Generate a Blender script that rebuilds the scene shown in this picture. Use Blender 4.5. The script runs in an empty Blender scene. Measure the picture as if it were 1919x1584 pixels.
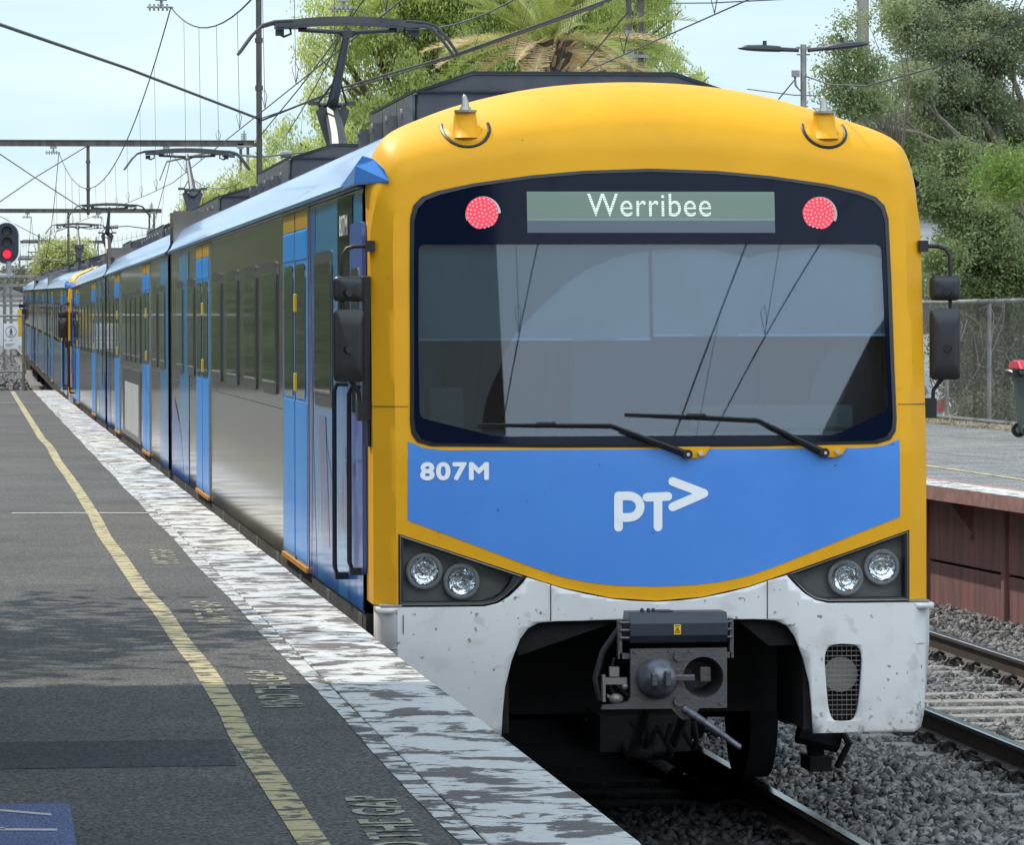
import bpy, bmesh, math, random
import numpy as np
from mathutils import Vector, Matrix
from mathutils.geometry import tessellate_polygon
R=math.radians; PI=math.pi
sc=bpy.context.scene; col=sc.collection
# ------------------------------------------------------------------ camera
CAM=Vector((-3.646,-23.744,2.642)); YAW,PITCH,ROLL=R(6.885),R(-1.267),R(0.134)
_f=Vector((math.sin(YAW)*math.cos(PITCH),math.cos(YAW)*math.cos(PITCH),math.sin(PITCH)))
_r=Vector((math.cos(YAW),-math.sin(YAW),0)); _u=_r.cross(_f)
_r2=math.cos(ROLL)*_r-math.sin(ROLL)*_u; _u2=math.sin(ROLL)*_r+math.cos(ROLL)*_u
cd=bpy.data.cameras.new('camera'); cam=bpy.data.objects.new('camera',cd); col.objects.link(cam)
M=Matrix((_r2,_u2,-_f)).transposed().to_4x4(); M.translation=CAM; cam.matrix_world=M
cd.sensor_fit='HORIZONTAL'; cd.sensor_width=36; cd.lens=157.43; cd.clip_start=.1; cd.clip_end=4000
sc.camera=cam
# ------------------------------------------------------------------ light
SUN_EL,SUN_AZ=R(48),R(-33)      # azimuth from +Y towards +X
wd=bpy.data.worlds.new('World'); sc.world=wd; wd.use_nodes=True
nt=wd.node_tree; nt.nodes.clear()
wo=nt.nodes.new('ShaderNodeOutputWorld'); bg=nt.nodes.new('ShaderNodeBackground'); sky=nt.nodes.new('ShaderNodeTexSky')
sky.sky_type='NISHITA'; sky.sun_disc=False; sky.sun_elevation=SUN_EL; sky.sun_rotation=SUN_AZ
sky.air_density=1.0; sky.dust_density=0.6; sky.ozone_density=2.0
tc=nt.nodes.new('ShaderNodeTexCoord'); mp=nt.nodes.new('ShaderNodeMapping'); mp.inputs['Scale'].default_value=(3,3,22)
nz=nt.nodes.new('ShaderNodeTexNoise'); nz.inputs['Scale'].default_value=1.6; nz.inputs['Detail'].default_value=5; nz.inputs['Roughness'].default_value=.5
cr=nt.nodes.new('ShaderNodeValToRGB'); cr.color_ramp.elements[0].position=.38; cr.color_ramp.elements[1].position=.62
cr.color_ramp.elements[0].color=(0,0,0,1); cr.color_ramp.elements[1].color=(1,1,1,1)
mx=nt.nodes.new('ShaderNodeMix'); mx.data_type='RGBA'; mx.inputs[0].default_value=.82
cl=nt.nodes.new('ShaderNodeMix'); cl.data_type='RGBA'; cl.inputs[6].default_value=(4.0,5.9,7.7,1); cl.inputs[7].default_value=(5.9,7.1,7.7,1)
L=nt.links.new
L(tc.outputs['Generated'],mp.inputs[0]); L(mp.outputs[0],nz.inputs[0]); L(nz.outputs[0],cr.inputs[0]); L(cr.outputs[0],cl.inputs[0]); L(cl.outputs[2],mx.inputs[7])
L(sky.outputs[0],mx.inputs[6])
# added bright sky behind the viewer, unseen, to light the train front
sx=nt.nodes.new('ShaderNodeSeparateXYZ'); L(tc.outputs['Generated'],sx.inputs[0])
e1=nt.nodes.new('ShaderNodeMapRange'); e1.interpolation_type='SMOOTHSTEP'; e1.inputs[1].default_value=.04; e1.inputs[2].default_value=.25; L(sx.outputs[2],e1.inputs[0])
e2n=nt.nodes.new('ShaderNodeMapRange'); e2n.inputs[1].default_value=-.05; e2n.inputs[2].default_value=-.6; e2n.inputs[3].default_value=.06; e2n.inputs[4].default_value=1; L(sx.outputs[1],e2n.inputs[0])
em=nt.nodes.new('ShaderNodeMath'); em.operation='MULTIPLY'; L(e1.outputs[0],em.inputs[0]); L(e2n.outputs[0],em.inputs[1])
m2=nt.nodes.new('ShaderNodeMix'); m2.data_type='RGBA'; m2.inputs[7].default_value=(14.3,16.4,18.9,1); L(em.outputs[0],m2.inputs[0]); L(mx.outputs[2],m2.inputs[6])
L(m2.outputs[2],bg.inputs[0]); bg.inputs[1].default_value=.1; L(bg.outputs[0],wo.inputs[0])
sl=bpy.data.lights.new('sun','SUN'); sl.energy=2.7; sl.angle=R(.53); sl.color=(1,.93,.82)
so=bpy.data.objects.new('sun',sl); col.objects.link(so)
sd=Vector((math.sin(SUN_AZ)*math.cos(SUN_EL),math.cos(SUN_AZ)*math.cos(SUN_EL),math.sin(SUN_EL)))
so.rotation_euler=sd.to_track_quat('Z','Y').to_euler()
sc.view_settings.view_transform='Standard'; sc.view_settings.look='None'; sc.view_settings.gamma=1; sc.view_settings.exposure=0.5
# ------------------------------------------------------------------ materials
def newmat(n):
    m=bpy.data.materials.new(n); m.use_nodes=True; t=m.node_tree; b=t.nodes['Principled BSDF']; return m,t,b
def mat(n,c,rough=.5,metal=0,c2=None,scale=8,lo=.4,hi=.6,bump=0,bscale=40,detail=4,stretch=(1,1,1),coat=0,emit=None,es=1,spec=None,rvar=0):
    m,t,b=newmat(n); N=t.nodes.new; K=t.links.new
    b.inputs['Base Color'].default_value=(*c,1); b.inputs['Roughness'].default_value=rough; b.inputs['Metallic'].default_value=metal
    if spec is not None: b.inputs['Specular IOR Level'].default_value=spec
    if coat: b.inputs['Coat Weight'].default_value=coat; b.inputs['Coat Roughness'].default_value=.06
    if emit: b.inputs['Emission Color'].default_value=(*emit,1); b.inputs['Emission Strength'].default_value=es
    if c2 or bump:
        co=N('ShaderNodeTexCoord'); ma=N('ShaderNodeMapping'); ma.inputs['Scale'].default_value=stretch; K(co.outputs['Object'],ma.inputs[0])
    if c2:
        z=N('ShaderNodeTexNoise'); z.inputs['Scale'].default_value=scale; z.inputs['Detail'].default_value=detail; z.inputs['Roughness'].default_value=.6
        r=N('ShaderNodeValToRGB'); r.color_ramp.elements[0].position=lo; r.color_ramp.elements[1].position=hi
        r.color_ramp.elements[0].color=(*c,1); r.color_ramp.elements[1].color=(*c2,1)
        K(ma.outputs[0],z.inputs[0]); K(z.outputs[0],r.inputs[0]); K(r.outputs[0],b.inputs['Base Color'])
        if rvar:
            mr=N('ShaderNodeMapRange'); mr.inputs[3].default_value=rough-rvar; mr.inputs[4].default_value=rough+rvar
            K(z.outputs[0],mr.inputs[0]); K(mr.outputs[0],b.inputs['Roughness'])
    if bump:
        z2=N('ShaderNodeTexNoise'); z2.inputs['Scale'].default_value=bscale; z2.inputs['Detail'].default_value=3
        bu=N('ShaderNodeBump'); bu.inputs['Strength'].default_value=bump; bu.inputs['Distance'].default_value=.02
        K(ma.outputs[0],z2.inputs[0]); K(z2.outputs[0],bu.inputs['Height']); K(bu.outputs[0],b.inputs['Normal'])
    return m
def speck(m,c,scale,thr,amount=1,coarse=1.2,low=None,soft=.05):   # scattered dirt marks over an existing material
    t=m.node_tree; N=t.nodes.new; K=t.links.new; b=t.nodes['Principled BSDF']
    co=N('ShaderNodeTexCoord'); z=N('ShaderNodeTexNoise'); z.inputs['Scale'].default_value=scale; z.inputs['Detail'].default_value=2
    z3=N('ShaderNodeTexNoise'); z3.inputs['Scale'].default_value=coarse; z3.inputs['Detail'].default_value=2
    K(co.outputs['Object'],z.inputs[0]); K(co.outputs['Object'],z3.inputs[0])
    ad=N('ShaderNodeMath'); ad.operation='MULTIPLY_ADD'; ad.inputs[1].default_value=.25; K(z3.outputs[0],ad.inputs[0]); K(z.outputs[0],ad.inputs[2])
    r=N('ShaderNodeMapRange'); r.inputs[1].default_value=thr; r.inputs[2].default_value=thr+soft; r.inputs[4].default_value=amount; K(ad.outputs[0],r.inputs[0])
    if low:   # road dirt thrown up near the rail
        sp=N('ShaderNodeSeparateXYZ'); K(co.outputs['Object'],sp.inputs[0]); lz=N('ShaderNodeMapRange'); lz.inputs[1].default_value=low; lz.inputs[2].default_value=.43; lz.inputs[4].default_value=.22; K(sp.outputs[2],lz.inputs[0])
        a2=N('ShaderNodeMath'); a2.operation='ADD'; K(ad.outputs[0],a2.inputs[0]); K(lz.outputs[0],a2.inputs[1]); K(a2.outputs[0],r.inputs[0])
    x=N('ShaderNodeMix'); x.data_type='RGBA'; x.inputs[7].default_value=(*c,1)
    src=b.inputs['Base Color']
    if src.is_linked: K(src.links[0].from_socket,x.inputs[6])
    else: x.inputs[6].default_value=src.default_value
    K(r.outputs[0],x.inputs[0]); K(x.outputs[2],b.inputs['Base Color'])
    return m
MT={}
MT['yellow']=speck(mat('yellow_paint',(.80,.385,.006),.5,c2=(.76,.36,.006),scale=2.5,bump=.02,bscale=4,spec=.28),(.35,.18,.02),20,.87,.6)
MT['blue']=speck(mat('blue_paint',(.062,.245,.68),.32,coat=.35,c2=(.068,.26,.70),scale=2),(.02,.06,.2),24,.86,.7)
MT['bluedark']=mat('cab_door_blue',(.055,.12,.42),.3,coat=.3)
MT['cyan']=mat('door_blue',(.010,.31,.86),.3,coat=.15,c2=(.010,.28,.80),scale=1.5)
MT['roofblue']=mat('roof_blue',(.17,.34,.66),.22,.35,coat=.5,bump=.25,bscale=3,c2=(.2,.38,.68),scale=2,stretch=(1,.5,1))
MT['lightblue']=mat('graphic_light_blue',(.05,.32,.66),.14,.3,bump=.12,bscale=6,stretch=(1,1,.35))
MT['midblue']=mat('graphic_mid_blue',(.03,.17,.60),.14,.3,bump=.12,bscale=6,stretch=(1,1,.35))
MT['violet']=mat('graphic_violet',(.11,.13,.38),.14,.3,bump=.12,bscale=6,stretch=(1,1,.35))
MT['white']=speck(speck(mat('bumper_white',(.75,.735,.71),.35,coat=.2,c2=(.70,.685,.66),scale=1.5,bump=.03,bscale=6),(.12,.11,.10),26,.81,.8),(.42,.36,.28),7,.80,.35,2)
speck(MT['white'],(.13,.11,.09),22,.89,.6,1.2,.85,soft=.08); speck(MT['white'],(.40,.34,.26),6,.70,.5,1.5,.62,soft=.35)
MT['steel']=mat('stainless_steel',(.60,.555,.47),.11,.92,c2=(.46,.43,.37),scale=3,bump=.05,bscale=1.3,stretch=(1,7,.5))
MT['door_frame']=mat('door_frame_steel',(.40,.37,.32),.25,.8)
MT['black']=mat('black_rubber',(.012,.012,.013),.45)
MT['blackgloss']=mat('black_glass_border',(.003,.007,.020),.05,spec=.12)
MT['mirrorback']=mat('mirror_shell_black',(.016,.017,.02),.4,c2=(.02,.02,.023),scale=12)
MT['dkgrey']=mat('dark_grey_roof_cover',(.055,.056,.058),.5,.2,c2=(.075,.073,.07),scale=5,bump=.1,bscale=6)
MT['shroudside']=mat('weathered_roof_panel',(.17,.17,.165),.5,.4,c2=(.11,.11,.105),scale=9)
MT['under']=mat('underframe_grime',(.0045,.0045,.005),.85,c2=(.010,.009,.008),scale=12)
MT['solebar']=mat('solebar_grey',(.075,.068,.062),.6,c2=(.11,.095,.085),scale=3)
MT['iron']=mat('cast_iron',(.11,.11,.118),.45,.6,c2=(.13,.115,.105),scale=14,bump=.15,bscale=60)
MT['ironlight']=mat('worn_iron',(.17,.175,.20),.38,.5,c2=(.10,.10,.12),scale=16,bump=.15,bscale=30)
MT['navy']=mat('coupler_cover_paint',(.028,.034,.05),.33,.1,c2=(.035,.04,.055),scale=9)
MT['chrome']=mat('bright_metal',(.75,.75,.76),.12,1)
MT['orange']=mat('orange_sill',(.60,.25,.03),.5)
MT['amber']=mat('amber_header',(.55,.33,.02),.35,.2)
MT['winglass']=mat('side_window_glass',(.018,.022,.02),.03,.0,coat=1,bump=.02,bscale=3,spec=1)
MT['winframe']=mat('window_frame_grey',(.085,.085,.08),.3,.4)
MT['brown']=mat('door_edge_rubber',(.10,.05,.035),.6,c2=(.06,.03,.02),scale=20)
MT['letter']=mat('white_lettering',(.93,.94,.94),.4)
MT['sticker']=mat('yellow_sticker',(.80,.50,.03),.4)
MT['cab_in']=mat('cab_lining_grey',(.34,.50,.64),.7)
MT['cab_dark']=mat('cab_dark',(.10,.12,.12),.7)
MT['blind']=mat('roller_blind',(.20,.28,.33),.8,c2=(.17,.24,.29),scale=2)
MT['lcd']=mat('display_grey_green',(.12,.175,.14),.35,emit=(.30,.42,.36),es=.16)
MT['lcdlow']=mat('display_lower_band',(.09,.12,.15),.3)
MT['led']=mat('lit_display_letters',(.7,.75,.7),.5,emit=(.80,.92,.86),es=.35)
MT['tail']=mat('red_tail_led',(.55,.03,.05),.35,emit=(1,.08,.12),es=.42)
MT['tailpin']=mat('tail_led_dots',(.8,.25,.28),.3,emit=(1,.36,.40),es=.55)
MT['galv']=mat('galvanised_steel',(.30,.29,.27),.5,.6,c2=(.22,.2,.18),scale=6)
MT['rustpole']=mat('weathered_steel',(.12,.10,.085),.6,.3,c2=(.07,.06,.05),scale=5,stretch=(1,1,.2))
MT['wire']=mat('wire_grey',(.055,.05,.05),.5,.3)
MT['insul']=mat('insulator_grey',(.30,.30,.28),.4)
MT['concrete']=mat('concrete_sleeper',(.30,.275,.245),.9,c2=(.20,.185,.165),scale=9,bump=.4,bscale=40)
MT['rail']=mat('rail_rust_side',(.045,.034,.028),.7,.2,c2=(.07,.05,.038),scale=9)
MT['railtop']=mat('rail_polished_top',(.30,.28,.27),.22,1,c2=(.4,.39,.38),scale=5,stretch=(1,.2,1))
MT['clip']=mat('rail_clip_iron',(.05,.042,.038),.6,.4)
MT['redwall']=mat('red_painted_wall',(.25,.105,.09),.75,c2=(.15,.075,.065),scale=1.8,stretch=(4,4,.5),bump=.15,bscale=9)
MT['redfascia']=mat('pink_red_fascia',(.33,.16,.135),.75,c2=(.22,.11,.09),scale=6)
MT['bark']=mat('bark',(.12,.085,.06),.9,c2=(.07,.05,.035),scale=9,bump=.5,bscale=30,stretch=(1,1,.3))
MT['palebark']=mat('pale_branches',(.28,.24,.19),.9,c2=(.2,.17,.13),scale=9)
MT['wood']=mat('weathered_timber',(.33,.30,.24),.85,c2=(.25,.22,.18),scale=6,stretch=(3,3,.2))
MT['lampblack']=mat('lamp_housing',(.035,.037,.042),.4,.2)
MT['binbody']=mat('bin_dark_green',(.02,.045,.035),.5)
MT['binlid']=mat('bin_red_lid',(.55,.02,.05),.45)
MT['paper']=mat('white_label',(.78,.78,.78),.5)
MT['postergrey']=mat('grey_poster',(.42,.42,.41),.5,c2=(.5,.5,.49),scale=3)
MT['redlight']=mat('signal_red_lamp',(.6,.0,.02),.3,emit=(1,.01,.03),es=2.2)
MT['lampoff']=mat('unlit_signal_lens',(.08,.08,.085),.2)
MT['house']=mat('white_weatherboard',(.68,.67,.64),.7,c2=(.6,.59,.56),scale=2)
MT['tin']=mat('grey_roofing',(.25,.25,.26),.6)
MT['carpaint']=mat('car_silver_paint',(.38,.39,.42),.25,.5,coat=.6)
MT['carglass']=mat('car_glass',(.02,.022,.025),.05,coat=1)
MT['carred']=mat('car_tail_lens',(.55,.01,.02),.2)
MT['dry']=mat('dry_grass',(.34,.27,.16),.9)
MT['lampback']=mat('lamp_housing_grey',(.20,.205,.20),.5)
MT['reflector']=mat('lamp_reflector',(.80,.84,.86),.13,.85,bump=.9,bscale=14)
MT['bezel']=mat('lamp_bezel_grey',(.46,.47,.46),.4)
MT['hornmetal']=mat('horn_grey',(.33,.32,.28),.35,.6)
def leafmat(n,c,c2,tr=.35,scale=1.3):
    m=bpy.data.materials.new(n); m.use_nodes=True; t=m.node_tree; t.nodes.clear(); N=t.nodes.new; K=t.links.new
    o=N('ShaderNodeOutputMaterial'); d=N('ShaderNodeBsdfPrincipled'); tl=N('ShaderNodeBsdfTranslucent'); mi=N('ShaderNodeMixShader'); mi.inputs[0].default_value=tr
    d.inputs['Roughness'].default_value=.55; d.inputs['Specular IOR Level'].default_value=.3
    co=N('ShaderNodeTexCoord'); z=N('ShaderNodeTexNoise'); z.inputs['Scale'].default_value=scale; z.inputs['Detail'].default_value=6; z.inputs['Roughness'].default_value=.75
    r=N('ShaderNodeValToRGB'); r.color_ramp.elements[0].position=.36; r.color_ramp.elements[1].position=.64
    r.color_ramp.elements[0].color=(*c,1); r.color_ramp.elements[1].color=(*c2,1)
    K(co.outputs['Object'],z.inputs[0]); K(z.outputs[0],r.inputs[0]); K(r.outputs[0],d.inputs['Base Color']); K(r.outputs[0],tl.inputs[0])
    K(d.outputs[0],mi.inputs[1]); K(tl.outputs[0],mi.inputs[2]); K(mi.outputs[0],o.inputs[0]); return m
MT['leafpepper']=leafmat('pepper_leaf',(.38,.46,.12),(.66,.70,.28),.55,2.2)
MT['leafpale']=leafmat('pale_leaf',(.36,.41,.12),(.56,.58,.25),.5,2)
MT['leafdark']=leafmat('olive_leaf',(.14,.18,.08),(.36,.39,.22),.42,2.5)
MT['leafmid']=leafmat('mid_leaf',(.17,.225,.08),(.38,.43,.20),.42,2.5)
MT['leafyoung']=leafmat('young_leaf',(.14,.23,.04),(.25,.34,.08),.35,2)
MT['leafscrub']=leafmat('scrub_leaf',(.10,.11,.06),(.24,.23,.15),.25,1.5)
MT['leafscrub2']=leafmat('creeper_leaf',(.12,.14,.07),(.26,.27,.16),.3,1.5)
MT['leafrow']=leafmat('row_tree_leaf',(.15,.175,.085),(.33,.35,.20),.35,.8)
MT['frond']=leafmat('palm_frond_green',(.20,.27,.05),(.46,.48,.14),.35,1.2)
MT['fronddry']=leafmat('palm_frond_dry',(.60,.40,.18),(.80,.66,.36),.3,2)
# glass for the cab window: tinted and reflecting
def glassmat(n,tint,fac):
    m=bpy.data.materials.new(n); m.use_nodes=True; t=m.node_tree; t.nodes.clear(); N=t.nodes.new; K=t.links.new
    o=N('ShaderNodeOutputMaterial'); a=N('ShaderNodeBsdfTransparent'); a.inputs[0].default_value=(*tint,1)
    g=N('ShaderNodeBsdfGlossy'); g.inputs['Roughness'].default_value=.012; g.inputs[0].default_value=(.86,.93,1,1)
    fr=N('ShaderNodeFresnel'); fr.inputs[0].default_value=1.5
    ad=N('ShaderNodeMath'); ad.operation='ADD'; ad.inputs[1].default_value=fac; ad.use_clamp=True
    mi=N('ShaderNodeMixShader'); K(fr.outputs[0],ad.inputs[0]); K(ad.outputs[0],mi.inputs[0]); K(a.outputs[0],mi.inputs[1]); K(g.outputs[0],mi.inputs[2]); K(mi.outputs[0],o.inputs[0]); return m
MT['screen']=glassmat('windscreen_glass',(.62,.76,.84),.042)
def wiped(m,centres,r):
    t=m.node_tree; N=t.nodes.new; K=t.links.new
    co=N('ShaderNodeTexCoord'); sp=N('ShaderNodeSeparateXYZ'); K(co.outputs['Object'],sp.inputs[0]); cb=N('ShaderNodeCombineXYZ'); K(sp.outputs[0],cb.inputs[0]); K(sp.outputs[2],cb.inputs[2]); last=None
    for cx,cz in centres:
        d=N('ShaderNodeVectorMath'); d.operation='DISTANCE'; d.inputs[1].default_value=(cx,0,cz); K(cb.outputs[0],d.inputs[0])
        if last is None: last=d.outputs['Value']
        else:
            mn=N('ShaderNodeMath'); mn.operation='MINIMUM'; K(last,mn.inputs[0]); K(d.outputs['Value'],mn.inputs[1]); last=mn.outputs[0]
    nz=N('ShaderNodeTexNoise'); nz.inputs['Scale'].default_value=3; K(co.outputs['Object'],nz.inputs[0])
    ad=N('ShaderNodeMath'); ad.operation='MULTIPLY_ADD'; ad.inputs[1].default_value=.05; K(nz.outputs[0],ad.inputs[0]); K(last,ad.inputs[2])
    mr=N('ShaderNodeMapRange'); mr.inputs[1].default_value=r+.018; mr.inputs[2].default_value=r+.03; K(ad.outputs[0],mr.inputs[0])
    out=[n for n in t.nodes if n.type=='OUTPUT_MATERIAL'][0]; src=out.inputs[0].links[0].from_socket
    du=N('ShaderNodeBsdfDiffuse'); du.inputs[0].default_value=(.10,.115,.115,1); fa=N('ShaderNodeMath'); fa.operation='MULTIPLY'; fa.inputs[1].default_value=.30; K(mr.outputs[0],fa.inputs[0])
    mi=N('ShaderNodeMixShader'); K(fa.outputs[0],mi.inputs[0]); K(src,mi.inputs[1]); K(du.outputs[0],mi.inputs[2]); K(mi.outputs[0],out.inputs[0])
wiped(MT['screen'],[(.165,1.938),(.912,1.942)],1.11)
MT['lens']=glassmat('headlight_lens',(.95,.96,.96),.0)
# asphalt and paint
def ground_mat(n,c,c2,sc1,c3=None,fine=260,rough=.9,bump=.35,bandscale=None):
    m,t,b=newmat(n); N=t.nodes.new; K=t.links.new; b.inputs['Roughness'].default_value=rough; b.inputs['Specular IOR Level'].default_value=.25
    co=N('ShaderNodeTexCoord')
    z=N('ShaderNodeTexNoise'); z.inputs['Scale'].default_value=sc1; z.inputs['Detail'].default_value=6; z.inputs['Roughness'].default_value=.65
    K(co.outputs['Object'],z.inputs[0])
    r=N('ShaderNodeValToRGB'); r.color_ramp.elements[0].position=.35; r.color_ramp.elements[1].position=.68
    r.color_ramp.elements[0].color=(*c,1); r.color_ramp.elements[1].color=(*c2,1); K(z.outputs[0],r.inputs[0])
    f=N('ShaderNodeTexNoise'); f.inputs['Scale'].default_value=fine; f.inputs['Detail'].default_value=2; K(co.outputs['Object'],f.inputs[0])
    fr=N('ShaderNodeMapRange'); fr.inputs[1].default_value=.33; fr.inputs[2].default_value=.70; fr.inputs[3].default_value=.25; fr.inputs[4].default_value=2.3; K(f.outputs[0],fr.inputs[0])
    mu=N('ShaderNodeMix'); mu.data_type='RGBA'; mu.blend_type='MULTIPLY'; mu.inputs[0].default_value=1; K(r.outputs[0],mu.inputs[6]); K(fr.outputs[0],mu.inputs[7])
    K(mu.outputs[2],b.inputs['Base Color'])
    bu=N('ShaderNodeBump'); bu.inputs['Strength'].default_value=bump; bu.inputs['Distance'].default_value=.006; K(f.outputs[0],bu.inputs['Height']); K(bu.outputs[0],b.inputs['Normal'])
    return m
MT['asphalt']=ground_mat('asphalt',(.060,.059,.058),(.096,.092,.085),.7,fine=80)
MT['asphaltdark']=ground_mat('asphalt_patch',(.036,.036,.038),(.050,.050,.051),1.5,fine=80)
MT['bluepaintground']=ground_mat('faded_blue_ground_paint',(.085,.11,.20),(.10,.13,.24),2,fine=120)
MT['dirt']=ground_mat('track_dirt',(.10,.09,.08),(.17,.155,.135),1.2,fine=30,bump=.8)
def paint_mat(n,cp,cb,scale,thr,crack=None,soft=.03):
    # worn paint: paint colour cp over base cb, flaked off by noise; optional transverse joints
    m,t,b=newmat(n); N=t.nodes.new; K=t.links.new; b.inputs['Roughness'].default_value=.8
    co=N('ShaderNodeTexCoord'); z=N('ShaderNodeTexNoise'); z.inputs['Scale'].default_value=scale; z.inputs['Detail'].default_value=8; z.inputs['Roughness'].default_value=.68; z.inputs['Distortion'].default_value=.4
    K(co.outputs['Object'],z.inputs[0])
    r=N('ShaderNodeMapRange'); r.inputs[1].default_value=thr-soft; r.inputs[2].default_value=thr+soft; K(z.outputs[0],r.inputs[0])
    z2=N('ShaderNodeTexNoise'); z2.inputs['Scale'].default_value=22; z2.inputs['Detail'].default_value=5; K(co.outputs['Object'],z2.inputs[0])
    pr=N('ShaderNodeMix'); pr.data_type='RGBA'; pr.inputs[6].default_value=(*[v*.72 for v in cp],1); pr.inputs[7].default_value=(*[min(1,v*1.15) for v in cp],1); K(z2.outputs[0],pr.inputs[0])
    br=N('ShaderNodeMix'); br.data_type='RGBA'; br.inputs[6].default_value=(*[v*.55 for v in cb],1); br.inputs[7].default_value=(*[v*1.5 for v in cb],1); K(z2.outputs[0],br.inputs[0])
    x=N('ShaderNodeMix'); x.data_type='RGBA'; K(r.outputs[0],x.inputs[0]); K(br.outputs[2],x.inputs[6]); K(pr.outputs[2],x.inputs[7])
    last=x.outputs[2]
    if crack:
        wv=N('ShaderNodeTexWave'); wv.bands_direction='Y'; wv.inputs['Scale'].default_value=crack; wv.inputs['Distortion'].default_value=2.2; wv.inputs['Detail'].default_value=3; wv.inputs['Detail Scale'].default_value=1.6
        K(co.outputs['Object'],wv.inputs[0])
        cr=N('ShaderNodeMapRange'); cr.inputs[1].default_value=.0; cr.inputs[2].default_value=.05; K(wv.outputs[1],cr.inputs[0])
        y=N('ShaderNodeMix'); y.data_type='RGBA'; y.inputs[6].default_value=(*[v*.5 for v in cb],1); K(cr.outputs[0],y.inputs[0]); K(last,y.inputs[7]); last=y.outputs[2]
    K(last,b.inputs['Base Color'])
    bu=N('ShaderNodeBump'); bu.inputs['Strength'].default_value=.5; bu.inputs['Distance'].default_value=.004; K(z.outputs[0],bu.inputs['Height']); K(bu.outputs[0],b.inputs['Normal'])
    return m
MT['coping']=paint_mat('flaking_white_coping',(.58,.58,.56),(.11,.095,.09),3.8,.485,soft=.015)
MT['edgepaint']=paint_mat('white_edge_stripe',(.56,.56,.54),(.07,.065,.06),6,.48,soft=.015)
MT['yellowline']=paint_mat('yellow_line',(.50,.42,.215),(.07,.065,.058),9,.45,crack=1.1)
MT['whiteline']=paint_mat('white_line',(.55,.54,.51),(.11,.10,.10),9,.34)
MT['text']=paint_mat('faded_cream_paint',(.36,.34,.25),(.07,.068,.064),11,.47)
MT['bedshade']=ground_mat('shade_dark_ballast',(.010,.0095,.0095),(.026,.024,.023),6,fine=40,bump=.8)  # ground colour darkened to carry the shade under the train
MT['plat2']=ground_mat('far_platform_asphalt',(.105,.105,.105),(.17,.17,.165),1.6,fine=40)
# ------------------------------------------------------------------ mesh helpers
class MB:
    def __init__(s): s.v=[]; s.f=[]; s.mi=[]
    def add(s,vs,fs,mi=0):
        o=len(s.v); s.v+= [tuple(map(float,a)) for a in vs]; s.f+=[tuple(i+o for i in f) for f in fs]; s.mi+=[mi]*len(fs); return s
    def box(s,x0,x1,y0,y1,z0,z1,mi=0):
        return s.add([(x0,y0,z0),(x1,y0,z0),(x1,y1,z0),(x0,y1,z0),(x0,y0,z1),(x1,y0,z1),(x1,y1,z1),(x0,y1,z1)],
            [(3,2,1,0),(4,5,6,7),(0,1,5,4),(1,2,6,5),(2,3,7,6),(3,0,4,7)],mi)
    def cyl(s,p,q,r,r2=None,n=12,cap=True,mi=0):
        p=Vector(p);q=Vector(q); r2=r if r2 is None else r2; d=(q-p).normalized()
        a=d.orthogonal().normalized(); b=d.cross(a); vs=[]
        for c,rr in ((p,r),(q,r2)):
            for i in range(n):
                t=2*PI*i/n; vs.append(c+rr*(math.cos(t)*a+math.sin(t)*b))
        fs=[(i,(i+1)%n,n+(i+1)%n,n+i) for i in range(n)]
        if cap: fs+= [tuple(range(n-1,-1,-1)),tuple(range(n,2*n))]
        return s.add(vs,fs,mi)
    def tube(s,pts,r,n=8,mi=0,rs=None,cap=True):
        pts=[Vector(p) for p in pts]; vs=[]; m=len(pts)
        a=None
        for k,p in enumerate(pts):
            d=(pts[min(k+1,m-1)]-pts[max(k-1,0)]).normalized()
            if a is None: a=d.orthogonal().normalized()
            a=(a-d*a.dot(d)).normalized(); b=d.cross(a); rr=rs[k] if rs else r
            for i in range(n):
                t=2*PI*i/n; vs.append(p+rr*(math.cos(t)*a+math.sin(t)*b))
        fs=[(k*n+i,k*n+(i+1)%n,(k+1)*n+(i+1)%n,(k+1)*n+i) for k in range(m-1) for i in range(n)]
        if cap: fs+=[tuple(range(n-1,-1,-1)),tuple(range((m-1)*n,m*n))]
        return s.add(vs,fs,mi)
    def prism(s,poly,fn0,fn1,mi=0):   # poly 2D, fn0/fn1 map (a,b)->xyz for the two ends
        n=len(poly); tri=tessellate_polygon([[Vector((a,b,0)) for a,b in poly]])
        vs=[fn0(a,b) for a,b in poly]+[fn1(a,b) for a,b in poly]
        fs=[tuple(t) for t in tri]+[tuple(i+n for i in reversed(t)) for t in tri]+[((i+1)%n,i,n+i,n+(i+1)%n) for i in range(n)]
        return s.add(vs,fs,mi)
    def sphere(s,c,r,n=12,m=8,sx=1,sy=1,sz=1,mi=0):
        vs=[];fs=[]
        for j in range(m+1):
            ph=PI*j/m
            for i in range(n):
                t=2*PI*i/n; vs.append((c[0]+r*sx*math.sin(ph)*math.cos(t),c[1]+r*sy*math.sin(ph)*math.sin(t),c[2]+r*sz*math.cos(ph)))
        for j in range(m):
            for i in range(n): fs.append((j*n+i,(j+1)*n+i,(j+1)*n+(i+1)%n,j*n+(i+1)%n))
        return s.add(vs,fs,mi)
    def grid(s,rows,mi=0,flip=False):
        n=len(rows[0]); vs=[p for r in rows for p in r]
        fs=[]
        for j in range(len(rows)-1):
            for i in range(n-1):
                f=(j*n+i,j*n+i+1,(j+1)*n+i+1,(j+1)*n+i); fs.append(f[::-1] if flip else f)
        return s.add(vs,fs,mi)
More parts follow.
